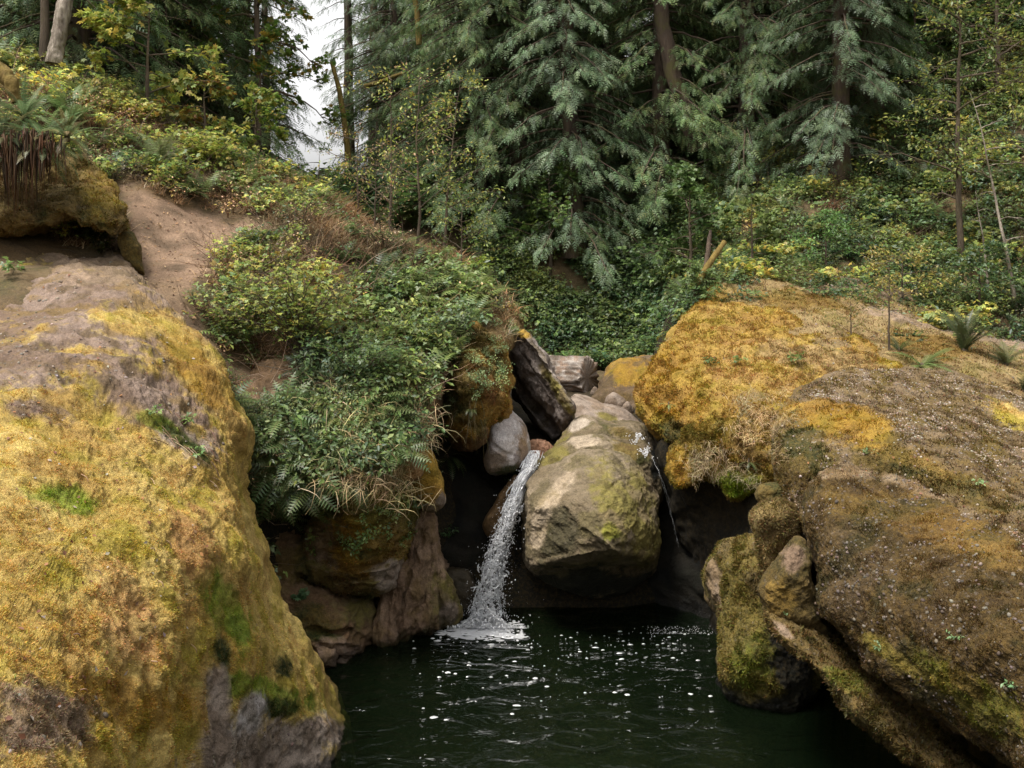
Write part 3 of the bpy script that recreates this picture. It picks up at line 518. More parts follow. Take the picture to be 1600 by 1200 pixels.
rock('pebbly_rock', 'pebble-studded brown rock dome behind the nearest right boulder',
 [(1216,650),(1224,630),(1240,614),(1282,597),(1329,581),(1406,574),(1484,583),(1561,610),(1640,640),(1800,700),(1820,900),(1600,920),(1450,900),(1330,870),(1275,840),(1240,800),(1222,755),(1214,700)], (1440,730),
 [(1300,605,13.6),(1450,590,14.7),(1600,635,14.2),(1230,650,12.6),(1240,700,11.9),(1400,680,11.9),(1600,760,10.9),(1240,770,11.7),(1300,720,11.6),(1500,720,11.2),(1400,800,11.4),(1750,800,10)], Te=.5, Tb=2.3, p=3, nt=700, nr=190,
 disp=[B(.6,.10,3),B(2.2,.06,4),B(9,.02),B(30,.006,2)], pal=[(.145,.10,.05),(.195,.14,.085),(.115,.08,.022),(.165,.11,.035)], moss=.55, peb=1,
 zones=[('line',[(1225,640),(1260,650),(1330,665),(1390,710),(1460,740),(1560,790)],20,SM,.95,.15),(1300,660,90,30,10,OM,.9,.1),(1250,720,45,60,0,DM,.9,.35),(1480,760,150,16,17,DM,.9,.3),(1600,655,60,14,20,YM,.8,.1)])
rock('near_boulder', 'giant dark rounded boulder speckled with pebbles and moss in the lower right corner',
 [(1298,719),(1350,716),(1420,735),(1500,765),(1600,812),(1760,880),(1900,1300),(1700,1330),(1630,1270),(1582,1203),(1531,1170),(1465,1122),(1410,1078),(1359,1050),(1337,1016),(1307,986),(1278,956),(1267,927),(1270,896),(1261,852),(1252,815),(1256,780),(1273,745)], (1500,960),
 [(1300,745,11),(1450,765,10.8),(1600,825,9.9),(1750,900,9),(1290,850,10.3),(1300,900,10.1),(1450,870,9.5),(1450,980,8.7),(1600,950,8.1),(1350,1000,9.5),(1500,1100,8.3),(1600,1190,7.5),(1800,1200,6.5)], Te=.6, Tb=2.2, p=2.8, nt=900, nr=260,
 disp=[B(.6,.12,3),B(2,.055,4),B(8,.03,4),B(26,.012,3),B(60,.004,2)], pal=[(.058,.036,.011),(.085,.053,.017),(.03,.024,.006),(.058,.035,.013)], moss=.6, peb=.4,  # lit gold top and shaded lower body are painted into these colours
 zones=[('line',[(1290,740),(1350,735),(1450,765),(1560,810),(1660,850)],10,[(.20,.14,.08),(.26,.19,.12),(.13,.09,.04),(.2,.13,.06)],.4,.6),(1500,830,150,32,18,[(.17,.10,.024),(.22,.135,.036),(.10,.068,.015),(.17,.095,.026)],.85,.3),(1360,790,80,24,12,[(.12,.075,.02),(.16,.105,.03),(.07,.05,.012),(.12,.07,.02)],.8,.4),(1330,900,50,70,0,[(.06,.042,.018),(.09,.06,.028),(.035,.028,.01),(.07,.045,.02)],.5,.5),(1530,1090,120,30,28,[(.12,.115,.015),(.16,.15,.02),(.08,.07,.012),(.14,.09,.02)],1,.1),(1400,1030,90,12,35,[(.20,.16,.03),(.26,.19,.05),(.13,.1,.02),(.2,.13,.04)],1,.1)])
RP = dict(pal=[(.095,.065,.02),(.135,.092,.032),(.055,.042,.012),(.10,.068,.022)], moss=.65, peb=.3, disp=[B(1.1,.09),B(4,.04),B(12,.014),B(26,.008,3)])
rb = rock('rock_rib', 'long curved mossy rock rib arching down along the water under the giant right boulder',
 [(1200,940),(1196,960),(1210,985),(1241,1020),(1278,1053),(1307,1083),(1340,1123),(1403,1167),(1450,1202),(1510,1260),(1600,1330),(1650,1300),(1560,1225),(1510,1182),(1465,1142),(1412,1090),(1362,1050),(1337,1015),(1300,982),(1272,945),(1240,925)], (1340,1072),
 [(1230,960,10.45),(1300,1030,10.2),(1360,1090,9.85),(1420,1140,9.5),(1500,1210,8.95),(1600,1300,8.3),(1300,1000,10.5),(1420,1100,9.8)], Te=.42, Tb=1.0, p=2.3, nt=620, nr=80,
 zones=[(1325,1065,40,14,30,[(.13,.14,.02),(.16,.15,.03),(.09,.09,.015),(.13,.1,.02)],1,0),(1225,985,22,7,40,BR,.2,.2)], **RP)
r2_ = rock('rib_head', 'x4', [(1200,899),(1222,868),(1240,846),(1252,846),(1262,870),(1265,907),(1276,950),(1290,985),(1262,1010),(1225,1000),(1202,965),(1194,925)], (1236,925), [(1236,925,10.45),(1240,870,10.6),(1250,970,10.35)], Te=.38, Tb=1.0, p=2.4, nt=300, nr=60,
 zones=[(1238,878,16,20,0,[(.20,.135,.09),(.25,.17,.12),(.15,.10,.065),(.17,.11,.06)],0,.2),(1215,930,22,30,0,SM,.8,.2)], **RP)
r2_.parent = rb; r2_.location = r2_.location-rb.location
for a_ in ('label', 'category'): del r2_[a_]
rock('pillar_rock', 'rough mossy rock pillar rising from the water right of the dark hollow',
 [(1102,901),(1112,872),(1150,847),(1180,838),(1225,850),(1250,900),(1270,960),(1280,1050),(1250,1130),(1190,1135),(1150,1115),(1129,1085),(1127,1040),(1127,995),(1117,945)], (1185,985), [(1150,880,12.4),(1180,1000,12.0),(1150,1080,12.0),(1240,1000,12.1),(1120,910,12.6),(1240,900,12.1)], Te=.5, Tb=1.6, p=2.6, nt=420, nr=110,
 disp=[B(1.2,.10),B(4,.035),B(16,.014,3),B(40,.005,2)], pal=[(.125,.10,.022),(.17,.13,.035),(.08,.068,.015),(.13,.095,.04)], moss=.75, peb=.3, zones=[(1115,910,12,40,0,BR,0,.3),(1180,1040,40,40,0,[(.14,.15,.02),(.18,.18,.03),(.1,.1,.02),(.17,.14,.03)],1,0),('below',.05,.3,DK,0,0),(1240,1060,40,80,0,DK,.2,0)])
rock('knobby_rock', 'rounded tan mossy rock knob above the pillar, tucked beside the giant boulder',
 [(1175,812),(1186,794),(1205,784),(1228,786),(1243,800),(1249,835),(1225,864),(1203,897),(1190,890),(1179,853)], (1210,832), [(1210,830,11.6),(1190,870,11.8)], Te=.35, Tb=1.2, nt=240, nr=60, disp=[B(1.6,.06),B(8,.02),B(24,.008,2)], pal=[(.20,.145,.055),(.26,.19,.08),(.14,.1,.03),(.2,.14,.06)], moss=.7, peb=.2)
rock('knobby_rock', 'small dark mossy rock neck above the rounded knob at the corner of the overhang', [(1183,780),(1186,762),(1205,755),(1228,760),(1236,785),(1215,792),(1195,790)], (1208,774), [(1208,774,12.1)], Te=.3, Tb=1.2, nt=120, nr=30, disp=[B(2.5,.05),B(10,.02)], pal=DM, moss=.8)
rock('earth_bank', 'steep bank of brown soil and roots above the bulging mossy rock',
 [(360,600),(400,575),(470,560),(560,560),(640,565),(690,590),(680,640),(668,700),(655,745),(600,755),(540,752),(500,772),(440,785),(392,770),(380,720),(365,660)], (520,670),
 [(400,600,14.0),(400,700,13.45),(400,760,13.3),(520,600,14.1),(520,700,13.35),(500,760,13.1),(620,600,14.4),(640,700,13.6),(600,740,13.2)], Te=.35, Tb=1.6, nt=420, nr=90, disp=[B(1.2,.14),B(4,.05),B(14,.015)], pal=[(.13,.08,.045),(.18,.11,.06),(.09,.055,.03),(.12,.09,.04)], moss=.3,
 zones=[(430,650,70,45,0,DIRT,0,0),(560,740,90,25,0,OL,.9,0),(650,700,20,60,0,[(.22,.12,.05),(.27,.15,.06),(.15,.09,.04),(.2,.1,.03)],.4,0)], cat='earth bank')
rock('earth_bank', 'brushy soil bank rising behind the deep orange boulder',
 [(560,470),(620,440),(700,445),(745,470),(735,520),(705,560),(688,590),(650,600),(610,640),(560,620),(540,540)], (640,530), [(600,480,16.4),(700,480,16.6),(600,580,14.9),(690,560,15.1)], Te=.4, Tb=2, nt=260, nr=60, disp=[B(1.2,.14),B(4,.05)], pal=[(.13,.08,.045),(.18,.11,.06),(.09,.055,.03),(.12,.09,.04)], moss=.4, cat='earth bank')
# log beyond the slab
def log_thing():
    a, b = P(800,590,22.6), P(921,590,21.6); n = 60; t = np.linspace(0, 1, n)[:, None]; c = a*(1-t)+b*t
    rad = .40*np.ones(n); V, Q = tube(c, rad, 72)
    ang = np.tile(np.linspace(0, 2*math.pi, 72, endpoint=False), n); ax = np.repeat(np.linspace(0, 1.7, n), 72)
    cc = np.repeat(c, 72, 0); N = (V-cc)/.4
    X = np.c_[ax*.28, np.cos(ang)*2.6, np.sin(ang)*2.6]
    V = V+N*(.07*fbm(X, 2.2, 4, 77, .55, True)[:, None]-.035+.06*fbm(X, .8, 2, 70)[:, None])
    V[-72:] += (b-a)/np.linalg.norm(b-a)*(.10*fbm(X[-72:], 3, 3, 78)[:, None]); 
    cen = len(V); V = np.r_[V, [c[-1]-[.05, 0, 0]], [c[0]]]
    k = np.arange(72); T = np.r_[np.c_[(n-1)*72+k, (n-1)*72+(k+1) % 72, np.full(72, cen)], np.c_[(k+1) % 72, k, np.full(72, cen+1)]]
    nn = fbm(V, 3, 4, 79); C = palette([(.26,.22,.19),(.44,.39,.35),(.15,.115,.09),(.30,.2,.14)], nn*1.5, fbm(V*np.array([.4, 1, 5]), 4, 4, 80)*1.4)
    o = mk('log', V, [Q, T], C, np.zeros((len(V), 3)), M_ROCK, None, True, tuple(P(860,618,22))); tag(o, 'weathered grey fallen log with deep splits lying across the stream beyond the leaning slab', 'log')
log_thing()
# ------------------------------------------------------------------ plants
dg = bpy.context.evaluated_depsgraph_get(); bpy.context.view_layer.update(); dg = bpy.context.evaluated_depsgraph_get()
def hit(px, py, skip=('pool_water',)):
    d = Vector(P(px, py, 1.))-Vector((0, 0, H)); d.normalize(); o = Vector((0, 0, H))
    for _ in range(3):
        ok, loc, nn, i, ob, mtx = S.ray_cast(dg, o, d)
        if not ok: return None
        if ob.name.split('.')[0] in skip: o = loc+d*.01; continue
        if nn.dot(d) > 0: nn = -nn
        return np.array(loc), np.array(nn), ob.name
    return None
def unit(v): v = np.asarray(v, float); return v/(np.linalg.norm(v, axis=-1, keepdims=True)+1e-9)
def inst(tV, tF, pos, dr, up, sc, col, tC=None):
    dr = unit(dr); X = unit(np.cross(dr, up)); Z = np.cross(X, dr); sc = np.broadcast_to(np.asarray(sc, float), (len(pos),))[:, None, None]
    V = pos[:, None]+sc*(tV[None, :, 0:1]*X[:, None]+tV[None, :, 1:2]*dr[:, None]+tV[None, :, 2:3]*Z[:, None])
    n = len(tV); Fc = (tF[None]+(np.arange(len(pos))*n)[:, None, None]).reshape(-1, tF.shape[1])
    C = np.repeat(np.asarray(col, float)[:, None], n, 1)
    if tC is not None: C = C*tC[None]
    return V.reshape(-1, 3), Fc, C.reshape(-1, 3)
LEAF = (np.array([(0,0,0),(.24,.42,.05),(0,1,-.10),(-.24,.42,.05)]), np.array([(0,1,2),(0,2,3)]))
def compose(parts):
    V = []; Fc = []; n = 0
    for ang, off, s, wd in parts:
        v = LEAF[0]*np.array([wd, 1, 1])*s; c, q = math.cos(R(ang)), math.sin(R(ang))
        v = np.c_[v[:, 0]*c+v[:, 1]*q, -v[:, 0]*q+v[:, 1]*c, v[:, 2]]+np.array([0, off, 0]); V.append(v); Fc.append(LEAF[1]+n); n += 4
    return np.concatenate(V), np.concatenate(Fc)
TRI = compose([(-75,.3,.5,1.5),(75,.3,.5,1.5),(0,.35,.65,1.4)])
MAPLE = compose([(-95,.2,.5,1.2),(-45,.2,.75,1.1),(0,.2,.85,1.1),(45,.2,.75,1.1),(95,.2,.5,1.2)])
def frond_tmpl(n=7):
    V = []; Fc = []
    def tri(a, b, c): V.extend([a, b, c]); k = len(V); Fc.append((k-3, k-2, k-1))
    for i in range(n):
        t = (i+.6)/n; L = .42*(1-t)**.7+.07; y = t*.9; z = -.22*t*t
        for s in (-1, 1):
            tri((0, y-.055, z), (0, y+.055, z), (s*L*.75, y+L*.62, z-.10*L))
            tri((s*L*.3, y+L*.25-.04, z), (s*L*.3, y+L*.25+.03, z), (s*L*.36, y+L*.75, z-.05))
    tri((-.03, .8, -.15), (.03, .8, -.15), (0, 1.08, -.26)); return np.array(V, float), np.array(Fc)
SPRAY = frond_tmpl(6); SPRAY_S = frond_tmpl(4)
def colmix(n, cols, w=None, jit=.25, r=rng):
    c = np.array(cols, float); k = r.choice(len(c), n, p=w); return c[k]*(1+jit*(r.random((n, 1))*2-1))*(1+.1*(r.random((n, 3))*2-1))
def fern(r, nf=14, L=.7, pairs=17, cols=((.09,.15,.05),), el=(35, 75), hang=0., az=(0, 360), wid=.13, droop=1.1):
    A = Acc()
    for i in range(nf):
        a = R(r.uniform(*az)); e = R(r.uniform(*el)); l = L*r.uniform(.7, 1.1); n = pairs
        t = np.linspace(0, 1, n+1); ang = e-(droop*r.uniform(.7, 1.3)+hang)*t**1.3; ds = l/n
        hx = np.r_[0, np.cumsum(np.cos(ang[:-1])*ds)]; hz = np.r_[0, np.cumsum(np.sin(ang[:-1])*ds)]
        o = np.array([math.cos(a), math.sin(a), 0]); sd = np.array([-math.sin(a), math.cos(a), 0]); bend = r.uniform(-.15, .15)*t**2*l
        c = hx[:, None]*o+hz[:, None]*np.array([0, 0, 1])+bend[:, None]*sd
        wl = wid*l/.7*np.sin(np.pi*np.clip(t*.93+.12, 0, 1))**.7*1.0
        b = c[:-1]; e2 = c[:-1]+(c[1:]-c[:-1])*.75; tg = unit(c[1:]-c[:-1]); col = colmix(1, cols, r=r)[0]
        for s in (-1, 1):
            tip = (b+e2)/2+s*sd*wl[:-1, None]+tg*wl[:-1, None]*.35-np.array([0, 0, .15])*wl[:-1, None]
            V = np.stack([b, e2, tip], 1).reshape(-1, 3); A.add(V, np.arange(len(V)).reshape(-1, 3), col*(1+.2*(r.random((len(V), 1))-.5)))
        w_ = .004; V = np.r_[c-sd*w_, c+sd*w_]; k = np.arange(n); A.add(V, np.c_[k, k+1, k+n+2, k+n+1], (.12, .10, .04))
    return A
def grass(r, n=40, h=.3, spread=.12, cols=((.32,.22,.10),), droop=.8, w=.006):
    A = Acc(); p = r.normal(0, spread, (n, 3))*[1, 1, 0]; a = r.uniform(0, 2*np.pi, n); o = np.c_[np.cos(a), np.sin(a), 0*a]; sd = np.c_[-np.sin(a), np.cos(a), 0*a]
    l = h*r.uniform(.5, 1.2, n)[:, None]; e = r.uniform(.4, 1.3, n)[:, None]; z = np.array([0, 0, 1.])
    c = colmix(n, cols, r=r); k = 5; pts = [p]; ee = e.copy(); bd = r.normal(0, .25, (n, 1))
    for s_ in range(k): pts.append(pts[-1]+l/k*(o*np.cos(ee)+z*np.sin(ee)+sd*bd*s_*.4)); ee = ee-droop*1.25/k*r.uniform(.5, 1.5, (n, 1))
    ws = w*np.array([1, .95, .85, .7, .45, .1]); V = np.stack([q_+sg*sd*ws[i_] for i_, q_ in enumerate(pts) for sg in (-1, 1)], 1).reshape(-1, 3); b = np.arange(n)[:, None]*12
    A.add(V, np.concatenate([b+[2*i_, 2*i_+1, 2*i_+3, 2*i_+2] for i_ in range(5)]), np.repeat(c, 12, 0)); return A
def stems(r, ns=6, h=.6, spread=.35, nl=14, ls=.07, tmpl=LEAF, cols=((.12,.18,.04),), w=None, stemcol=(.14,.09,.05), sw=.006, lo=.25, twig=.12, lean=(0, 0), flat=.5):
    """arching stems with leaves on short twigs -> (leaf Acc, stem Acc)"""
    L = Acc(); T = Acc()
    for i in range(ns):
        a = r.uniform(0, 2*np.pi); hh = h*r.uniform(.6, 1.15); sp = spread*r.uniform(.2, 1.2); t = np.linspace(0, 1, 8)
        c = np.c_[np.cos(a)*sp*t**1.6+lean[0]*t**1.5, np.sin(a)*sp*t**1.6+lean[1]*t**1.5, hh*(t-.22*t**3*sp/max(h, .01))]+r.normal(0, .03*h, (8, 3))*t[:, None]
        V, Q = tube(c, sw*(1.15-t)*(h/.6)**.5, 4); T.add(V, Q, stemcol)
        u = lo+(1-lo)*r.random(nl)**.8; p = np.stack([np.interp(u, t, c[:, k]) for k in range(3)], 1)
        b = r.uniform(0, 2*np.pi, nl); tw = twig*h/.6*r.uniform(.3, 1.2, nl); o = np.c_[np.cos(b), np.sin(b), r.uniform(-.1, .5, nl)]; q = p+o*tw[:, None]
        if h > .9:
            V = np.stack([p, p+[.003, .003, 0], q], 1).reshape(-1, 3); T.add(V, np.arange(len(V)).reshape(-1, 3), stemcol)
        dr = o+r.normal(0, .35, (nl, 3))-[0, 0, .25]; up = np.c_[r.normal(0, flat, (nl, 2)), np.ones(nl)]
        L.add(*inst(tmpl[0], tmpl[1], q, dr, up, ls*r.uniform(.6, 1.3, nl), colmix(nl, cols, w, r=r)))
    return L, T
def merge(*accs):
    A = Acc()
    for a in accs:
        if a.n:
            V, Fl, C = a.arrays(); o = A.n
            for k, f in enumerate(Fl):
                (A.Q if f.shape[1] == 4 else A.T).append(f+o)
            A.V.append(V); A.C.append(C); A.n += len(V)
    return A
DG = ((.06,.12,.045),(.085,.15,.05),(.04,.085,.03),(.10,.155,.06))
MG = ((.14,.205,.055),(.20,.26,.07),(.09,.14,.045),(.15,.205,.09))
YG = ((.31,.37,.075),(.40,.42,.10),(.20,.27,.06),(.42,.35,.08))
FG = ((.115,.17,.055),(.155,.21,.07),(.085,.13,.04))
DRY = ((.40,.27,.15),(.32,.20,.11),(.46,.33,.19),(.22,.14,.08))
def scat(name, temps, pos, nrm, sc, tints, mat, align=.4, kind='stuff', label=None, cat=None, parent=None):
    """many small plants merged as ground cover"""
    A = Acc(); n = len(pos); k = rng.integers(0, len(temps), n); yaw = rng.uniform(0, 2*np.pi, n)
    up = unit(np.array([0, 0, 1.])*(1-align)+nrm*align)
    for j, T in enumerate(temps):
        s = k == j
        if not s.any(): continue
        V, Fl, C = T.arrays(); dr = np.c_[np.cos(yaw[s]), np.sin(yaw[s]), 0*yaw[s]]; m = s.sum()
        Y = unit(dr-up[s]*(dr*up[s]).sum(1)[:, None]); X = np.cross(Y, up[s]); q = sc[s][:, None, None]
        W = pos[s][:, None]+q*(V[None, :, 0:1]*X[:, None]+V[None, :, 1:2]*Y[:, None]+V[None, :, 2:3]*up[s][:, None])
        CC = (C[None]*tints[s][:, None]).reshape(-1, 3); W = W.reshape(-1, 3)
        for f in Fl:
            (A.Q if f.shape[1] == 4 else A.T).append((f[None]+(np.arange(m)*len(V))[:, None, None]).reshape(-1, f.shape[1])+A.n)
        A.V.append(W.astype(np.float32)); A.C.append(CC.astype(np.float32)); A.n += len(W)
    o = A.build(name, mat, parent); tag(o, label, cat, None, kind); return o
def ev(r, h, ls, nl, ns, tm, cols, w=None, sp=.3): return merge(*stems(r, ns, h, sp, nl, ls, tm, cols, w))
T_dark = [ev(rng, .35, .085, 12, 6, LEAF, DG) for _ in range(3)]+[fern(rng, 9, .5, 10, DG[:2]) for _ in range(3)]
T_mid = [ev(rng, .40, .075, 14, 6, LEAF, MG) for _ in range(3)]+[ev(rng, .40, .085, 8, 5, TRI, MG) for _ in range(2)]+[fern(rng, 9, .5, 11, FG)]
T_yel = [ev(rng, .45, .08, 10, 6, MAPLE, YG) for _ in range(2)]+[ev(rng, .45, .075, 12, 6, TRI, YG+MG[:2]) for _ in range(3)]
T_fern = [fern(rng, 11, .55, 14, FG) for _ in range(4)]
T_fine = [ev(rng, .22, .030, 22, 7, LEAF, ((.14,.20,.07),(.19,.24,.09),(.10,.15,.06),(.22,.22,.08)), sp=.2) for _ in range(4)]
T_dry = [grass(rng, 45, .30, .10, DRY) for _ in range(3)]+[ev(rng, .4, .05, 9, 6, LEAF, DRY+YG[3:]) for _ in range(2)]
T_twig = []
for _ in range(3):
    A_ = Acc()
    for _i in range(9):
        l = rng.uniform(.3, .9); d = unit(rng.normal(0, 1, 3)*[1, 1, .6]+[0, 0, .5]); b = rng.normal(0, .15, 3)*[1, 1, 0]; t_ = np.linspace(0, 1, 4)[:, None]
        A_.add(*tube(b+d*l*t_+rng.normal(0, .03, (4, 3)), .006*(1.2-t_[:, 0]), 3), (.22, .15, .10))
    T_twig.append(A_)
# candidates on the terrain
tri_c = TV[TQ].mean(1); e1 = TV[TQ[:, 1]]-TV[TQ[:, 0]]; e2 = TV[TQ[:, 3]]-TV[TQ[:, 0]]; area = np.linalg.norm(np.cross(e1, e2), axis=1)
cpx, cpy = proj(tri_c); cn = TN_[TQ[:, 0]]; cdist = tri_c[:, 1]
chw = np.abs(tri_c[:, 0]-np.interp(tri_c[:, 1], chn[:, 1], chn[:, 0]))-np.interp(tri_c[:, 1], chn[:, 1], chn[:, 2])
dirtf = dirt_m[TQ].any(1); land = (~dirtf) & ~((chw < .5) & (cdist < 24)) & (tri_c[:, 2] > 1.6)
infr = (cpx > -250) & (cpx < 1850) & (cdist > 11)
def samp(mask, dens):
    a = area*mask; n = int(a.sum()*dens); k = rng.choice(len(a), n, p=a/a.sum()); u, v = rng.random((2, n, 1))
    return tri_c[k]+e1[k]*(u-.5)+e2[k]*(v-.5), cn[k], n
def cover(name, mask, dens, temps, sc=(.7, 1.3), mat=M_LEAF, tint=.25, align=.4, nf=.25, label=None, bright=1.):
    p, nr_, n = samp(mask, dens); keep = fbm(p, .8, 3, int(dens*10)) > -nf; p, nr_ = p[keep], nr_[keep]; n = len(p)
    g = fbm(p, .6, 3, 91)[:, None]; tn = bright*(1+tint*(rng.random((n, 1))*2-1)+.5*g)*np.c_[1+.25*g, np.ones(n), 1-.1*g]
    return scat(name, temps, p, nr_, rng.uniform(*sc, n), np.clip(tn, .3, 2), mat, align)
far_m = land & infr & (cdist > 24) & (cdist < 44) & (cpx > 740) & (cpx < 1120)
right_m = land & infr & (cdist > 15) & (cdist < 36) & (cpx >= 1060) & ~((cpy > 500) & (cdist < 17.5))
left_m = land & infr & (cpx < 500) & (cdist > 15.3) & (cdist < 34) & (tri_c[:, 2] > 4.5)
mid_m = land & infr & (cpx > 285) & (cpx < 830) & (cdist > 12.8) & (cdist < 24)
back_m = land & (cdist > 30) & (cdist < 75) & (np.abs(tri_c[:, 0]) < 40) & ~far_m & (cpx > -200) & (cpx < 1800)
cover('ground_cover', far_m, 34, T_dark+T_mid+T_mid+T_fine, (.8, 1.8), tint=.4, bright=1.05)
cover('undergrowth', right_m, 26, T_mid+T_dark[:2]+T_yel[:1]+T_fine+T_fern[:2], (.55, 1.5), tint=.45, bright=.85)
cover('weeds', right_m & (cpx > 1080), 14, T_yel[2:]+T_dry+T_dry+T_twig, (.55, 1.3), tint=.35, bright=.72)
cover('undergrowth', left_m, 16, T_yel+T_mid[:2]+T_dry, (.55, 1.25), tint=.35)
cover('weeds', left_m, 16, T_dry+T_twig+T_fern[:1], (.7, 1.3))
cover('undergrowth', mid_m & ~soil_m[TQ[:, 0]], 10, T_fine+T_mid+T_fern, (.7, 1.3))
cover('dry_grass', mid_m, 22, T_dry+T_dry+T_twig, (.5, 1.1), M_DRY, nf=.05)
cover('undergrowth', back_m, 1.6, T_dark+T_mid, (2.5, 5), tint=.3)
# leaf litter on the dirt and the slopes
def litter(mask, dens, name, s=(.03, .07), cols=DRY):
    p, nr_, n = samp(mask, dens); A = Acc(); a = rng.uniform(0, 2*np.pi, n)
    A.add(*inst(LEAF[0], LEAF[1], p+nr_*.015, np.c_[np.cos(a), np.sin(a), rng.normal(0, .3, n)], nr_+rng.normal(0, .4, (n, 3)), rng.uniform(*s, n), colmix(n, cols)))
    tag(A.build(name, M_DRY), kind='stuff')
litter(dirtf & infr, 60, 'leaf_litter', cols=DRY+((.12,.06,.04),))
litter((mid_m | left_m), 60, 'leaf_litter')

# growth sampled where it shows on the banks and rocks
def pxsamp(poly, n, allow=None, r=rng, fg=0):
    p = np.array(poly, float); lo, hi = p.min(0), p.max(0); out = []
    q = r.uniform(lo, hi, (n*3, 2)); q = q[inpoly(q[:, 0], q[:, 1], poly)][:n]
    for x, y in q:
        h = hit(x, y)
        if h is None or (allow and h[2].split('.')[0] not in allow): continue
        out.append((*h[0], *h[1]))
    a = np.array(out).reshape(-1, 6); return a[:, :3], a[:, 3:]
def onpx(name, poly, n, temps, sc=(.7, 1.3), allow=None, align=.5, mat=M_LEAF, tint=.3, parent=None):
    p, nn = pxsamp(poly, n, allow)
    if len(p) == 0: return
    kp = fbm(p, 1.8, 3, len(p)) > -.22; p, nn = p[kp], nn[kp]
    m = len(p); g = fbm(p, 1.5, 3, 92)[:, None]; tn = np.clip(1.3*(1+tint*(rng.random((m, 1))*2-1)+.6*g)*np.c_[1+.25*g, np.ones(m), 1-.1*g], .3, 2.2)
    return scat(name, temps, p-nn*.01, nn, sc[0]*.7+(sc[1]*1.35-sc[0]*.7)*rng.random(m)**1.5, tn, mat, align)
hang = [fern(rng, 9, .45, 14, FG, el=(-10, 40), hang=.9) for _ in range(3)]
crest = mid_m & (cpx > 400) & (cpx < 780) & (cpy > 320) & (cpy < 430)
cover('dry_grass', crest, 50, T_dry[:3], (.9, 1.7), M_DRY, nf=.1)
hgrass = []
for _ in range(3):
    g_ = grass(rng, 50, .42, .12, ((.36,.27,.16),(.26,.20,.11),(.44,.34,.20),(.18,.17,.08)), droop=2.6, w=.0028); hgrass.append(g_)
bluff = [(372,640),(470,650),(470,560),(540,520),(680,530),(680,600),(650,650),(640,700),(600,740),(520,750),(450,780),(395,770),(380,700)]
onpx('undergrowth', bluff, 1300, T_fine+T_fine+T_dry[:2]+T_mid[:2]+T_fern[:1], (.5, 1.), ('earth_bank', 'ground', 'bulging_rock'), .5)
onpx('hanging_ferns', [(385,690),(480,680),(560,700),(560,760),(470,790),(395,785)], 60, hang, (.7, 1.2), ('earth_bank', 'bulging_rock'), .6)
onpx('twigs', [(330,430),(560,380),(700,480),(640,620),(420,600)], 260, T_twig, (.5, .95), ('earth_bank', 'ground'), .3)
onpx('dry_grass', [(380,640),(640,600),(660,700),(420,760)], 70, T_dry[:3], (.5, 1.), ('earth_bank', 'ground'), .5, M_DRY)
onpx('undergrowth', [(430,640),(640,600),(650,700),(520,730)], 380, T_fine, (.7, 1.2), ('earth_bank', 'ground', 'bulging_rock'), .6, tint=.4)
onpx('hanging_grass', [(520,620),(640,600),(655,700),(640,760),(600,770),(540,740)], 170, hgrass, (.7, 1.3), ('earth_bank', 'bulging_rock'), .6, M_DRY)
onpx('undergrowth', [(540,450),(640,430),(760,440),(740,520),(690,590),(600,620),(540,560)], 420, T_mid+T_fern+T_dry[:2], (.6, 1.1), ('earth_bank', 'ground', 'bluff_rock', 'orange_rock'), .4)
onpx('hanging_grass', [(1060,700),(1170,690),(1180,760),(1090,760)], 40, hgrass, (.3, .55), ('mossy_nose', 'mossy_dome'), .6, M_DRY)
onpx('hanging_grass', [(1130,620),(1240,610),(1240,720),(1150,680)], 50, hgrass, (.3, .55), ('mossy_nose', 'mossy_dome', 'pebbly_rock'), .7, M_DRY)
onpx('creepers', [(500,740),(650,720),(640,860),(480,860)], 150, [ev(rng, .06, .035, 8, 3, LEAF, MG, sp=.08) for _ in range(3)], (.7, 1.4), ('bulging_rock',), .8)
onpx('creepers', [(690,520),(790,520),(790,600),(700,640)], 60, T_fine, (.5, .9), ('orange_rock', 'bluff_rock'), .6)
onpx('undergrowth', [(700,440),(815,450),(815,530),(740,530)], 140, T_dry+T_fine, (.5, .9), ('bluff_rock', 'ground', 'earth_bank'), .5)
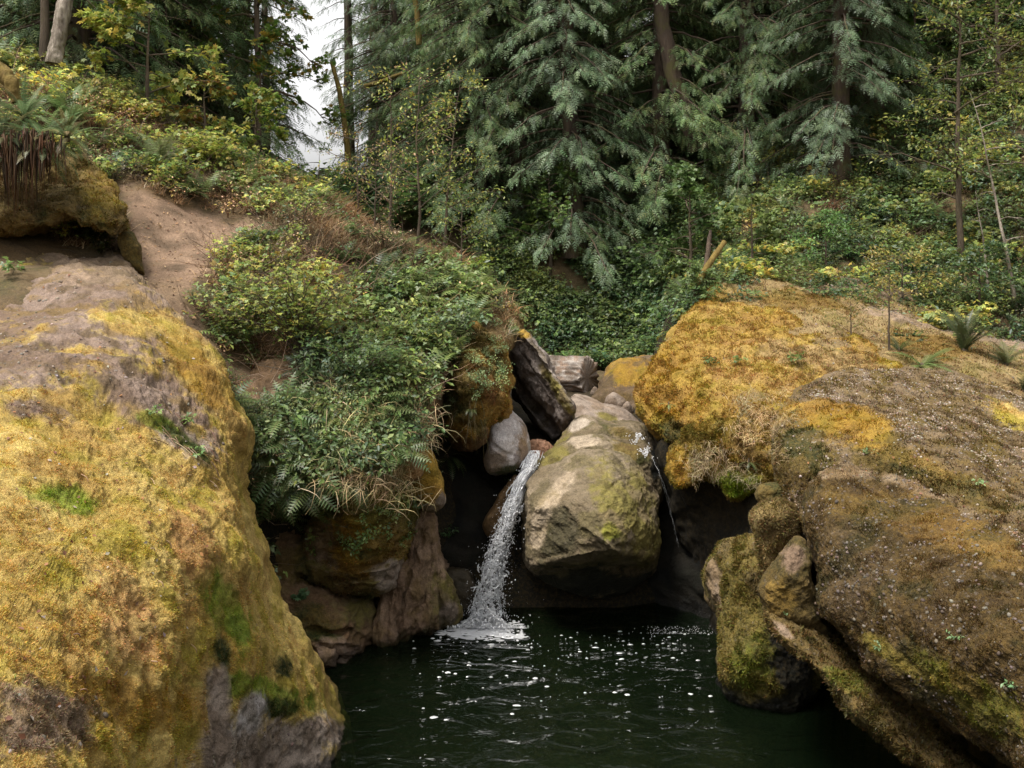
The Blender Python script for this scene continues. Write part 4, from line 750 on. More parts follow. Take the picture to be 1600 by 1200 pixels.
# short moss and grass fuzz over the mossy rocks, one part of each rock
def fuzz(label, n, L=(.012, .035), thr=.5, front=True, dark=1.):
    r_ = ROCKS[label]; V, N, A_, C_ = r_['V'], r_['N'], r_['A'], r_['C']; px, py = proj(V)
    ok = (A_[:, 0] > thr) & r_['fr'] & (V[:, 2] > .12) & (px > -60) & (px < 1660) & (py < 1260)
    Q = r_['Q']; qa = np.linalg.norm(np.cross(V[Q[:, 1]]-V[Q[:, 0]], V[Q[:, 3]]-V[Q[:, 0]]), axis=1)/np.maximum(V[Q[:, 0], 1], 2)**2*ok[Q].all(1)
    qa = qa*(.12+ss(-.1, .35, fbm(V[Q[:, 0]], 5, 3, 61))); k = rng.choice(len(Q), n, p=qa/qa.sum()); w4 = rng.dirichlet((1, 1, 1, 1), n); q = Q[k]
    p = (V[q]*w4[:, :, None]).sum(1); nn = N[q[:, 0]]; c = C_[q[:, 0]]*(.65+.8*rng.random((n, 1)))*(1+.12*rng.normal(0, 1, (n, 3)))*dark
    d = unit(nn*.7+rng.normal(0, .55, (n, 3))+[0, 0, .15]); sd = unit(np.cross(d, rng.normal(0, 1, (n, 3)))); l = rng.uniform(*L, n)[:, None]*(1+.5*fbm(p, 5, 2, 3)[:, None]); w_ = l*.22
    T = np.stack([p-sd*w_-nn*.004, p+sd*w_-nn*.004, p+d*l], 1).reshape(-1, 3)
    o = mk('moss', T-r_['base'], np.arange(3*n).reshape(-1, 3), np.repeat(np.clip(c, 0, 1), 3, 0), None, M_DRY, r_['o']); tag(o, kind='stuff')
for lb in list(ROCKS):
    if lb.startswith('huge sloping'): fuzz(lb, 230000, (.006, .022))
    elif lb.startswith('big dome'): fuzz(lb, 60000, (.02, .05))
    elif lb.startswith('broad tan'): fuzz(lb, 40000, (.02, .05))
    elif lb.startswith('giant dark'): fuzz(lb, 90000, (.008, .024), .3)
    elif lb.startswith('pebble-studded'): fuzz(lb, 50000, (.015, .04), .45)
    elif lb.startswith(('bulging', 'rounded boulder with deep', 'rough mossy', 'mossy nub', 'long curved', 'mossy overhanging', 'rounded tan')): fuzz(lb, 22000, (.015, .045), .4)
# pebbles standing out of the conglomerate rocks
def ico():
    t = (1+5**.5)/2; v = unit(np.array([(-1,t,0),(1,t,0),(-1,-t,0),(1,-t,0),(0,-1,t),(0,1,t),(0,-1,-t),(0,1,-t),(t,0,-1),(t,0,1),(-t,0,-1),(-t,0,1)]))
    f = np.array([(0,11,5),(0,5,1),(0,1,7),(0,7,10),(0,10,11),(1,5,9),(5,11,4),(11,10,2),(10,7,6),(7,1,8),(3,9,4),(3,4,2),(3,2,6),(3,6,8),(3,8,9),(4,9,5),(2,4,11),(6,2,10),(8,6,7),(9,8,1)]); return v, f
IV, IF = ico()
def pebbles(label, n, sz=(.008, .028), thr=.3, br=1.):
    r_ = ROCKS[label]; V, N, A_ = r_['V'], r_['N'], r_['A']; px, py = proj(V)
    ok = r_['fr'] & (px > -60) & (px < 1660) & (py < 1260) & (V[:, 2] > .05); wt = np.where(ok, np.clip(A_[:, 1]-thr*rng.random(len(V)), 0, 1), 0)
    Q = r_['Q']; qa = np.linalg.norm(np.cross(V[Q[:, 1]]-V[Q[:, 0]], V[Q[:, 3]]-V[Q[:, 0]]), axis=1)*wt[Q[:, 0]]*(.08+ss(-.15, .5, fbm(V[Q[:, 0]], 2.5, 4, 71)))
    k = rng.choice(len(Q), n, p=qa/qa.sum()); q = Q[k]; w4 = rng.dirichlet((1, 1, 1, 1), n); p = (V[q]*w4[:, :, None]).sum(1); nn = N[q[:, 0]]
    s = sz[0]+(sz[1]-sz[0])*rng.random(n)**3; a = rng.normal(0, 1, (n, 3))
    c = colmix(n, ((.19,.155,.125),(.27,.23,.19),(.12,.095,.075),(.21,.155,.11)))*br
    W, Fc, CC = inst(IV*np.array([1, .8, .6]), IF, p, unit(np.cross(nn, a)), nn, s, c)
    o = mk('pebbles', W-r_['base'], Fc, CC, None, M_STONE, r_['o'], True); tag(o, kind='stuff')
m_, n_, o_ = newmat('pebble'); a_ = nd(n_, 'ShaderNodeAttribute', attribute_name='Col'); b_ = nd(n_, 'ShaderNodeBsdfPrincipled', i_Roughness=.8); n_.links.new(a_.outputs['Color'], b_.inputs['Base Color']); n_.links.new(b_.outputs[0], o_.inputs[0]); M_STONE = m_
for lb in list(ROCKS):
    if lb.startswith('giant dark'): pebbles(lb, 2600, (.005, .026), .35, .7)
    elif lb.startswith('pebble-studded'): pebbles(lb, 7500, (.006, .022), .3, 1.45)
    elif lb.startswith('huge sloping'): pebbles(lb, 900, (.006, .03), .15)
    elif lb.startswith('broad tan'): pebbles(lb, 1500, (.01, .03))
# ------------------------------------------------------------------ trees
def gz(x, y): return float(terrain_z(np.array([x]), np.array([y]))[0])
def pt(px, D): x = (px-CX)/F*D; return (x, D, gz(x, D))
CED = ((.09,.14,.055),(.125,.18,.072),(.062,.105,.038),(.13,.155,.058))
def cedar(seed, h=18, r=2.9, h0=.3, nb=270, dens=30, cols=CED, ss_=(.17, .38), narrow=1.):
    g = np.random.default_rng(seed); T = Acc(); Br = Acc(); C = Acc()
    t = np.linspace(0, 1, 24); c = np.c_[.25*np.sin(t*2+seed), .25*np.cos(t*1.7+seed)-.25, t*h]; c[:, :2] += np.cumsum(g.normal(0, .02, (24, 2)), 0)
    V, Q = tube(c, .30*(1.06-t)**.8*(1+.5*np.exp(-t*40)), 12); T.add(V, Q, (.1, .08, .06))
    for i in range(nb):
        u = h0/h+(1-h0/h)*((i+g.random())/nb)**.95; z = u*h; a = g.uniform(0, 2*np.pi); L = r*(1-u)**.62*g.uniform(.65, 1.15)*narrow+.25
        b = np.array([np.interp(u, t, c[:, 0]), np.interp(u, t, c[:, 1]), z]); o = np.array([np.cos(a), np.sin(a), 0]); q = np.linspace(0, 1, 9)
        pth = b+o*(L*q)[:, None]+np.array([0, 0, 1])*(L*(.18*q-.75*q**2+.20*q**4))[:, None]+np.cumsum(g.normal(0, .02*L, (9, 3)), 0)*.5
        V, Q = tube(pth, .035*(1.1-q)*(L/2)**.5, 5); Br.add(V, Q, (.07, .05, .035))
        n = max(5, int(L*dens)); s = .12+.88*g.random(n)**.75; p = np.stack([np.interp(s, q, pth[:, k]) for k in range(3)], 1)
        sd = np.array([-o[1], o[0], 0]); side = g.choice((-1, 1), n)[:, None]; off = g.uniform(0, .42, n)[:, None]*(1.15-s[:, None])*L*.45
        p = p+sd*side*off+np.array([0, 0, -1])*off*.45+g.normal(0, .05, (n, 3))
        d = o*g.uniform(.2, 1., (n, 1))+sd*side*g.uniform(.1, .9, (n, 1))+np.array([0, 0, -1])*g.uniform(.25, 1.3, (n, 1))
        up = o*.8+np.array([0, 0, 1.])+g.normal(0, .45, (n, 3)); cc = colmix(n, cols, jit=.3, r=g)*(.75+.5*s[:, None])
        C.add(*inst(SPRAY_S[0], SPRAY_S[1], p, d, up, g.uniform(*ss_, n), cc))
    return T, Br, C
def tree_obj(name, label, parts_, loc, cat='tree', group=None, rz=0, sc=1.):
    e = empty(name, loc, rz, label=label, cat=cat, group=group); e.scale = (sc, sc, sc)
    for nm, acc, mat, sm in parts_:
        if acc.n: acc.build(nm, mat, e, sm)
    return e
def dup(root, loc, rz, sc, label):
    r = root.copy(); COL.objects.link(r); r.location = loc; r.rotation_euler = (0, 0, rz); r.scale = (sc, sc, sc); r['label'] = label
    for ch in list(root.children):
        c = ch.copy(); COL.objects.link(c); c.parent = r
    return r
protoC = {}
def plant_cedar(v, px, D, sc, rz, label, group='cedars of the forest'):
    x, y, z = pt(px, D); loc = (x, y, z-.2)
    if v not in protoC:
        spec = {0: dict(seed=3), 1: dict(seed=8, r=3.4, nb=240), 2: dict(seed=14, r=2.6, nb=220), 3: dict(seed=21, h=24, r=2.0, h0=5, nb=130, dens=14, cols=((.11,.16,.09),(.14,.19,.11)), ss_=(.24, .45)),
                4: dict(seed=27, r=2.8, cols=((.13,.185,.095),(.165,.22,.125),(.095,.14,.068)))}[v]
        T, Br, C = cedar(**spec)
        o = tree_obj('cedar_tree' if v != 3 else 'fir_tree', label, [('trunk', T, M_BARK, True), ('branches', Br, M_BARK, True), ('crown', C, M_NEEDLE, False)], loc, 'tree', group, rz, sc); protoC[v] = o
        for ch in o.children:
            if ch.name.startswith(('branches', 'crown')): ch['kind'] = 'stuff'
        return o
    return dup(protoC[v], loc, rz, sc, label)
back_lb = 'dark cedar with drooping sprays in the packed forest behind the ravine'
cl = [(1,285,27.5,1.0,'dense drooping cedar forming the left edge of the bright sky gap'),(0,165,25,1.0,'dark cedar above the left hillside, behind the sword fern'),(2,375,35,1.0,'slimmer cedar just behind the left edge of the sky gap'),
 (0,50,25,1.1,'cedar in the top left corner behind the pale snag'),
 (4,905,30,1.0,'pale silvery cedar straight above the central ravine'),(1,800,31.5,1.0,'cedar hanging over the dark rock face at the left of the ravine'),(0,1005,30,1.0,'cedar with low sprays reaching down beside the leaning trunk'),
 (2,700,34,1.05,'grey-green cedar behind the yellow-leaved sapling'),(4,760,38,1.2,'tall silvery cedar at the top centre of the forest'),(0,640,41,1.1,'cedar just right of the thin firs by the sky gap'),
 (4,1290,27,.85,'light grey-green cedar with feathery sprays on the right bank'),(1,1120,34,1.0,'deep shaded cedar behind the leaning trunk'),(2,1200,32,1.0,'dark cedar between the leaning trunk and the feathery cedar'),
 (0,1400,31,1.0,'dark cedar behind the bright-leaved alder'),(1,1500,33,1.05,'dark cedar in the top right behind the alder'),(2,1600,29,1.0,'cedar cut by the right edge of the view')]
for i, (v, px, D, sc, lb) in enumerate(cl): plant_cedar(v, px, D, sc, i*1.3, lb)
for i, (v, px, D, sc) in enumerate([(0,850,44,1.2),(1,960,46,1.2),(2,1060,45,1.1),(0,1160,42,1.2),(1,1260,44,1.1),(2,1350,42,1.1),(0,1450,44,1.1),(1,1560,43,1.1),(0,720,50,1.2),(1,790,54,1.3),(2,660,56,1.2),(0,240,38,1.1),(1,120,40,1.1),(2,10,36,1.1),(0,300,40,1.1),(1,70,33,1.1),(2,230,33,1.1),(0,-40,28,1.1),(1,150,30,1.1),(2,215,25.5,1.),(1,335,31,1.),(0,110,23.5,1.),(1,845,37,1.1),(0,955,35,1.1),(2,1065,33,1.1),(1,1170,29,.9),(0,1245,36,1.1),(2,1345,29,.95),(1,1440,36,1.1),(0,1545,35,1.1),(1,735,31,.85),(2,1120,39,1.2),(1,900,60,1.5),(0,1100,60,1.5),(2,1300,60,1.5),(1,1500,60,1.4),(0,1700,40,1.2),(1,-120,30,1.1)]):
    plant_cedar(v, px, D, sc, i*2.1+.5, back_lb)
for i, (px, D, sc, lb) in enumerate([(545,47,.9,'thin fir with its sprays against the sky, nearest to the gap'),(572,50,1.0,'thin tall fir with bare lower branches second from the sky gap'),(606,46,1.0,'thin fir third from the sky gap'),(610,62,1.2,'distant fir behind the two thin firs by the sky gap'),(405,60,1.0,'distant fir just peeking right of the left cedars')]):
    plant_cedar(3, px, D, sc, i*1.9, lb, 'firs by the sky gap')
for i, (x, y, sc) in enumerate([(-13,-5,1.),(-7,-9,1.1),(-1.5,-11,1.1),(4,-10,1.),(9.5,-8,1.1),(15,-4,1.),(-18,1,1.1),(19,2,1.),(-10,-14,1.2),(1,-16,1.2),(11,-14,1.2)]):
    dup(protoC[i % 3], (x, y, gz(x, y)-.3), i*1.7, sc, 'unseen cedar added on the near bank to shade the gorge')['group'] = 'unseen cedars added for shade'  # unseen trees added behind the camera to darken the gorge
# broadleaf trees and saplings
def broad(seed, h=5, r=2., nb=10, nl=60, ls=.11, tmpl=MAPLE, cols=YG, w=None, trunk=.06, h0=.25, lean=(0, 0), bend=.3, sub=5, flat=.5):
    g = np.random.default_rng(seed); T = Acc(); L = Acc(); t = np.linspace(0, 1, 14)
    c = np.c_[lean[0]*t**1.3, lean[1]*t**1.3, t*h]+np.cumsum(g.normal(0, .02*h/5, (14, 3)), 0)*[1, 1, 0]
    T.add(*tube(c, trunk*(1.1-t), 8), (.2, .16, .12))
    for i in range(nb):
        u = h0+(1-h0)*(i+g.random())/nb; b = np.array([np.interp(u, t, c[:, k]) for k in range(3)]); a = g.uniform(0, 2*np.pi); l = r*(1.1-u*.7)*g.uniform(.6, 1.1); o = np.array([np.cos(a), np.sin(a), g.uniform(.1, .7)])
        q = np.linspace(0, 1, 8)[:, None]; p1 = b+o*l*q-np.array([0, 0, 1])*bend*l*q**2+np.cumsum(g.normal(0, .025*l, (8, 3)), 0)*.7; T.add(*tube(p1, trunk*.35*(1.1-q[:, 0]), 5), (.2, .16, .12))
        for j in range(sub):
            s = g.uniform(.25, 1); b2 = np.array([np.interp(s, q[:, 0], p1[:, k]) for k in range(3)]); o2 = unit(o+g.normal(0, .8, 3)); l2 = l*.4*g.uniform(.5, 1); q2 = np.linspace(0, 1, 5)[:, None]
            p2 = b2+o2*l2*q2-np.array([0, 0, 1])*.25*l2*q2**2; T.add(*tube(p2, trunk*.14*(1.15-q2[:, 0]), 4), (.2, .16, .12))
            n = max(2, nl//sub); s2 = g.uniform(.1, 1.05, n); p = np.stack([np.interp(s2, q2[:, 0], p2[:, k]) for k in range(3)], 1)+g.normal(0, .05*r/2+.02, (n, 3))
            d = o2+g.normal(0, .6, (n, 3))-[0, 0, .3]; up = np.c_[g.normal(0, flat, (n, 2)), np.ones(n)]; L.add(*inst(tmpl[0], tmpl[1], p, d, up, ls*g.uniform(.6, 1.25, n), colmix(n, cols, w, r=g)))
    return T, L
def broadtree(name, label, px, D, cat='tree', bark=M_TWIG, z=None, group=None, rz=0, y0=None, **k):
    T, L = broad(**k)
    if y0 is not None:
        h_ = hit(px, y0); loc = tuple(h_[0]-[0, 0, .03]) if h_ else pt(px, D)
    else: loc = pt(px, D)
    return tree_obj(name, label, [('trunk', T, bark, True), ('crown', L, M_LEAF, False)], loc, cat, group, rz)
GRN = ((.12,.20,.04),(.17,.26,.05),(.08,.14,.03),(.22,.28,.06))
broadtree('maple_tree', 'bright green broad-leaved maple over the left hillside in the top left corner', 70, 21, seed=31, h=6, r=3.0, nb=16, nl=110, ls=.17, cols=GRN, trunk=.10)
broadtree('maple_tree', 'green maple draped in front of the left cedar beside the sky gap', 395, 26, seed=32, h=9, r=2.4, nb=22, nl=110, ls=.16, cols=GRN+((.40,.28,.05),), trunk=.12, bend=.6)
broadtree('maple_tree', 'yellowing maple bush glowing on the left hillside crest', 230, 20.5, cat='small tree', seed=33, h=2.6, r=1.8, nb=12, nl=90, ls=.13, cols=YG, trunk=.05)
broadtree('maple_tree', 'small green and gold maple at the foot of the sky gap', 400, 22.5, cat='small tree', seed=34, h=1.9, r=1.5, nb=12, nl=80, ls=.12, cols=YG+GRN, trunk=.04)
broadtree('maple_tree', 'low golden maple beside the dirt slope below the left cedar', 320, 21, cat='small tree', seed=35, h=1.6, r=1.5, nb=10, nl=70, ls=.12, cols=YG[1:]+((.35,.18,.04),), trunk=.04)
broadtree('sapling', 'small pale green broad-leaved tree in front of the thin firs', 500, 26, cat='small tree', seed=36, h=2.3, r=1.3, nb=12, nl=90, ls=.08, tmpl=LEAF, cols=((.14,.22,.06),(.18,.26,.09)), trunk=.035)
broadtree('sapling', 'sparse bare-stemmed sapling with yellow leaves on the ridge before the forest', 610, 20, cat='sapling', seed=37, h=3.4, r=1.7, nb=13, nl=34, ls=.09, tmpl=LEAF, cols=YG+((.30,.22,.05),), trunk=.035, bend=.1)
broadtree('sapling', 'leafy yellow-flecked sapling leaning at the centre of the ridge', 690, 20.5, cat='sapling', seed=38, h=4.2, r=1.5, nb=15, nl=60, ls=.09, tmpl=LEAF, cols=YG+MG, trunk=.035, lean=(.3, 0))
broadtree('sapling', 'brown twiggy sapling with few leaves just right of the sky gap', 560, 21, cat='sapling', seed=39, h=2.0, r=1.2, nb=14, nl=26, ls=.07, tmpl=LEAF, cols=DRY+YG, trunk=.03, bend=0)
broadtree('alder_tree', 'tall alder with glossy yellow-green leaves at the upper right', 1500, 22, seed=40, h=7.0, r=2.6, nb=26, nl=90, ls=.11, tmpl=LEAF, cols=((.20,.23,.05),(.12,.17,.04),(.30,.29,.07),(.16,.20,.06)), trunk=.07, h0=.2)
broadtree('alder_tree', 'second alder with sparse bright leaves cut by the right edge', 1620, 20.5, seed=41, h=6.0, r=2.3, nb=22, nl=80, ls=.11, tmpl=LEAF, cols=((.20,.23,.05),(.12,.17,.04),(.30,.29,.07)), trunk=.06, h0=.2)
broadtree('alder_tree', 'green broadleaf tree glowing in the shade behind the leaning trunk', 1190, 36, seed=42, h=10, r=3.2, nb=24, nl=110, ls=.2, cols=((.07,.16,.02),(.10,.20,.03),(.05,.11,.02)), trunk=.12)
broadtree('maple_tree', 'shaded green maple low in the forest behind the feathery right cedar', 1350, 29, seed=52, h=6, r=2.8, nb=22, nl=110, ls=.15, cols=((.10,.19,.04),(.14,.24,.05),(.08,.14,.03)), trunk=.1)
broadtree('maple_tree', 'green vine maple hanging over the top of the dark ravine', 860, 29, seed=53, h=3.2, r=2.4, nb=18, nl=90, ls=.12, cols=((.10,.17,.04),(.15,.22,.05),(.08,.13,.03)), trunk=.06)
broadtree('maple_tree', 'leafy green maple below the leaning trunk at the ravine edge', 1080, 26, cat='small tree', seed=54, h=3.4, r=1.8, nb=20, nl=90, ls=.12, cols=((.12,.20,.06),(.17,.25,.08),(.09,.15,.04)), trunk=.06)
broadtree('sapling', 'tall airy twiggy sapling with olive leaves at the middle of the bluff crest', 650, 19, cat='sapling', seed=55, h=3.6, r=1.5, nb=20, nl=44, ls=.07, tmpl=LEAF, cols=MG+YG+DRY[:2], trunk=.03, bend=0)
broadtree('sapling', 'thin reddish brown twiggy bush on the bluff crest below the yellow-leaved sapling', 585, 18.5, cat='sapling', seed=56, h=1.6, r=1.1, nb=18, nl=24, ls=.05, tmpl=LEAF, cols=DRY+YG[:1], trunk=.02, bend=-.1)
broadtree('sapling', 'low twiggy shrub thick with small olive leaves at the right end of the bluff crest', 720, 18, cat='sapling', seed=57, h=1.6, r=1.0, nb=18, nl=44, ls=.055, tmpl=LEAF, cols=MG+YG, trunk=.02, bend=-.1)
broadtree('shrub', 'pale yellow-green shrub on the right bank above the stump', 1175, 20.6, cat='shrub', seed=43, h=1.7, r=.9, nb=10, nl=60, ls=.12, cols=((.17,.23,.07),(.21,.26,.08),(.11,.16,.05)), trunk=.03)
broadtree('shrub', 'rounded bright green shrub in the middle of the right bank', 1290, 21.5, cat='shrub', seed=44, h=1.4, r=1.1, nb=14, nl=90, ls=.07, tmpl=LEAF, cols=((.10,.20,.05),(.14,.24,.07),(.08,.15,.04)), trunk=.03)
broadtree('shrub', 'golden-leaved shrub behind the small tree on the right slab', 1410, 20.2, cat='shrub', seed=45, h=1.3, r=1.2, nb=14, nl=60, ls=.08, tmpl=LEAF, cols=((.32,.26,.07),(.24,.20,.06),(.20,.22,.06)), trunk=.03)
broadtree('shrub', 'leafy green bush on the right bank near the right edge', 1530, 19.8, cat='shrub', seed=46, h=1.4, r=1.3, nb=14, nl=80, ls=.09, tmpl=TRI, cols=MG+DG, trunk=.03)
broadtree('birch_sapling', 'thin pale-stemmed birch with hardly any leaves at the right edge', 1590, 19.6, cat='sapling', bark=M_PALE, seed=47, h=4.4, r=.9, nb=10, nl=14, ls=.06, tmpl=LEAF, cols=MG, trunk=.04, lean=(-.7, .2))
broadtree('birch_sapling', 'short pale leaning stem among the right-hand undergrowth', 1545, 20.2, cat='sapling', bark=M_PALE, seed=48, h=2.2, r=.6, nb=6, nl=10, ls=.06, tmpl=LEAF, cols=MG, trunk=.03, lean=(-.3, 0))
broadtree('sapling', 'slender young tree with yellowish leaves growing from the right slab', 1390, 16.5, cat='sapling', y0=548, seed=49, h=1.55, r=.75, nb=13, nl=42, ls=.055, tmpl=LEAF, cols=((.28,.25,.07),(.36,.28,.08),(.18,.20,.06)), trunk=.020, h0=.35, bend=0.1)
broadtree('shrub', 'upright many-stemmed shoots with yellow leaves left of the slender young tree', 1330, 16.5, cat='shrub', y0=522, seed=50, h=.75, r=.45, nb=10, nl=26, ls=.05, tmpl=LEAF, cols=((.26,.28,.07),(.34,.30,.08),(.2,.22,.05)), trunk=.012, h0=.05, bend=-.3)
bt = None
for i, (px, D, sc) in enumerate([(760,33,.8),(830,34,.9),(945,32,.8),(1030,33,.9),(1150,31,.8),(1240,30,.8),(1330,33,1.),(1430,29,.8),(1560,27,.9),(675,36,.9),(150,24,.7),(260,24.5,.65),(330,27,.8)]):
    lb_ = 'leafy understorey tree filling a dim gap between the cedars'
    if bt is None: bt = broadtree('understorey_tree', lb_, px, D, seed=71, h=6.5, r=2.6, nb=26, nl=120, ls=.13, tmpl=LEAF, cols=((.10,.16,.045),(.14,.20,.06),(.075,.12,.03),(.16,.17,.055)), trunk=.09, h0=.08, group='understorey trees between the cedars')
    else: x_, y_, z_ = pt(px, D); dup(bt, (x_, y_, z_-.1), i*1.7, sc, lb_)
# the big berry bush on the bluff and its neighbours
def bush(label, px, py, seed, h, spread, ns, nl, ls, tmpl, cols, w=None, name='bush', lean=(0, 0), cat='bush'):
    g = np.random.default_rng(seed); hh = hit(px, py); loc = tuple(hh[0]-[0, 0, .05]); L, T = stems(g, ns, h, spread, nl, ls, tmpl, cols, w, sw=.009, lo=.25, twig=.12, lean=lean)
    return tree_obj(name, label, [('stems', T, M_TWIG, False), ('foliage', L, M_LEAF, False)], loc, cat)
bush('large berry bush with bright yellow-green tips spreading over the left bluff', 470, 560, 60, 1.5, 1.15, 46, 46, .085, TRI, YG+MG+((.40,.32,.06),), [.24, .2, .18, .06, .12, .1, .04, .03, .03])
bush('left wing of the berry bush leaning toward the dirt slope', 370, 545, 61, .95, .75, 24, 34, .075, TRI, YG+MG+DRY[:1])
bush('dark green bush under the berry bush at the bluff edge', 560, 600, 62, .8, .75, 26, 40, .075, TRI, MG+DG+FG)
bush('green and red-stemmed bush on the bluff above the orange boulder', 650, 560, 63, .85, .7, 22, 36, .08, TRI, MG+FG+YG[:1])
bush('bright lime sprig bush on the bluff skyline at the ravine edge', 740, 445, 64, .6, .45, 12, 26, .08, LEAF, ((.30,.36,.06),(.22,.30,.05)))
bush('bushy green weeds on the bluff crest left of the lime bush', 690, 470, 65, .45, .5, 16, 26, .05, LEAF, MG+YG)
bush('tangled brown bramble on the crest of the dirt slope', 470, 365, 66, .7, .7, 26, 10, .05, LEAF, DRY+YG[:1])
bush('dry russet bramble thicket on the bluff crest behind the berry bush', 600, 400, 67, .8, .9, 34, 12, .05, LEAF, DRY+MG[:1])
bush('low green bush at the top of the left hill beside the dirt path', 270, 290, 68, .7, .7, 20, 30, .08, MAPLE, YG+MG)
bush('light green bush filling the slope right under the sky gap', 330, 265, 69, .9, .8, 24, 34, .09, MAPLE, YG)
bush('leafy vine-like bush overhanging the hollow right of the bulging rock', 680, 680, 70, .35, .5, 12, 30, .055, LEAF, ((.26,.33,.07),(.16,.24,.05),(.10,.17,.05)), lean=(.15, -.2))
bush('small fern-leaved bush growing from under the pale wedge boulder', 790, 742, 71, .22, .3, 12, 22, .05, LEAF, ((.12,.20,.05),(.16,.25,.06)), lean=(.1, -.2))
bush('round-leaved plant clinging low on the brown rock by the water', 470, 932, 72, .16, .16, 7, 9, .07, MAPLE, ((.12,.22,.10),(.16,.27,.13)), name='rock_plant', cat='plant')
bush('small green plant in the shade left of the waterfall', 700, 838, 73, .25, .25, 9, 16, .05, LEAF, ((.07,.14,.05),(.09,.17,.06)), name='rock_plant', cat='plant')
# individual ferns
def fern_thing(label, px, py, seed, nf, L, pairs=22, cols=FG, el=(25, 75), hang=0., az=(0, 360), droop=1.0, wid=.11, at=None):
    g = np.random.default_rng(seed); hh = hit(px, py)
    if at is not None: hh = (at,)
    if hh is None: return
    A = fern(g, nf, L, pairs, cols, el, hang, az, wid, droop); e = empty('fern', tuple(hh[0]), 0, label=label, cat='fern')
    V, Fl, C = A.arrays(); mk('fronds', V, Fl, C, None, M_LEAF, e)
    t = np.linspace(0, 1, 4)[:, None]; V, Q = tube(np.array([[0, 0, -.06]])+t*np.array([[0, 0, .12]]), np.array([.05, .06, .05, .015])*(L/.8), 8); mk('crown_base', V, Q, np.full((len(V), 3), .08), None, M_TWIG, e, True)
fern_thing('upright dark sword fern on the right slab near the right edge', 1507, 548, 80, 26, .85, 26, ((.08,.10,.045),(.10,.13,.05)), (50, 85), droop=.6)
fern_thing('low spreading green fern just left of the upright sword fern', 1440, 572, 81, 16, .65, 22, FG, (5, 50))
fern_thing('small fern at the foot of the slender young tree', 1405, 548, 82, 10, .4)
fern_thing('pale dry-tipped fern right of the upright sword fern', 1572, 570, 83, 18, .65, 22, ((.16,.19,.08),(.20,.21,.09)), (30, 80))
fern_thing('dark fern cut by the right edge of the view', 1598, 612, 84, 14, .5, 20, ((.07,.09,.04),(.14,.12,.06)), (30, 80))
for i_, (x_, y_, l_, lb_) in enumerate(((62, 225, .85, 'huge shaggy sword fern on top of the left overhang'), (5, 222, .75, 'sword fern cut by the left edge above the hanging roots'), (105, 215, .6, 'smaller sword fern on the right end of the left overhang'), (40, 185, .8, 'sword fern standing just behind the shaggy fern'))):
    fern_thing(lb_, x_, y_, 285+i_, 44, l_, 26, ((.12,.18,.075),(.16,.22,.10),(.10,.14,.06),(.22,.19,.09)), (-35, 80), droop=1.0, wid=.085, at=P(x_, y_, 14.4+.35*(i_ == 3)))
fern_thing('grey-green sword fern arching on the left hillside by the dirt path', 250, 262, 86, 24, 1.05, 26, ((.15,.20,.09),(.20,.24,.11)), (20, 75))
fern_thing('second sword fern up behind the shaggy one on the left', 110, 190, 87, 20, .95, 24, FG, (20, 80))
for i, (x, y, lb) in enumerate(((455,600,'fern hanging over bare soil under the berry bush'),(470,740,'large drooping fern at the lip of the dark recess'),(415,760,'drooping fern nearest to the big left rock'),(620,470,'broad fern on the bluff crest between two bushes'),(680,490,'dark fern above the orange boulder'),
    (540,640,'fern in the middle of the bluff face'),(650,620,'fern bent over the small dark cavity'),(700,715,'long fern frond hanging at the dark hollow'),(420,850,'tiny fern in the shadow beside the left rock'),(1045,633,'small pale fern under the rim of the orange dome'),(1170,722,'small fern under the dry roots of the mossy nub'),
    (735,640,'pale fern on the side of the orange boulder'),(395,640,'dark fern at the edge of the bare soil'))):
    fern_thing(lb, x, y, 100+i, 10, (.3, .5, .4, .6, .45, .4, .35, .45, .18, .2, .22, .22, .3)[i], 16, FG if i != 9 else ((.22,.28,.09),), (-20, 45), .6)
# small rosettes on the rocks
for i, (x, y, s, lb) in enumerate(((1371,1016,.07,'three-leaved seedling low on the giant right boulder'),(1494,1004,.075,'pale four-leaved seedling on the giant right boulder'),(1583,1080,.07,'seedling near the right edge of the giant right boulder'),(1228,962,.04,'tiny seedling on the curved rock rib'),
    (1530,762,.08,'leafy weed in the crease above the giant right boulder'),(1355,712,.09,'weed in the crease at the top of the giant right boulder'),(1110,572,.13,'light green weed on the orange dome, leftmost'),(1150,570,.13,'light green weed on the orange dome beside the leftmost one'),(1247,568,.16,'dark stalky weed on the orange dome'),(1177,470,.2,'weed on the crease near the top of the orange dome'),
    (240,650,.10,'green weed in the dark streak on the left rock'),(290,665,.12,'clump of weeds on the shoulder of the left rock'),(310,715,.10,'weed below the dry twigs on the left rock'),(20,430,.2,'leafy weed at the left edge on the bare grey rock'),(225,800,.02,'tiny shoot in the moss of the left rock'))):
    hh = hit(x, y); g = np.random.default_rng(200+i)
    if hh is None: continue
    L, T = stems(g, 5, s*1.1, s*.8, 6, s*.55, TRI if i > 5 else LEAF, ((.16,.26,.11),(.22,.32,.14)) if i < 6 else ((.18,.25,.07),(.12,.19,.06)), sw=.003, lo=.4, twig=.2)
    tree_obj('seedling', lb, [('leaves', L, M_LEAF, False), ('stems', T, M_TWIG, False)], tuple(hh[0]), 'plant')
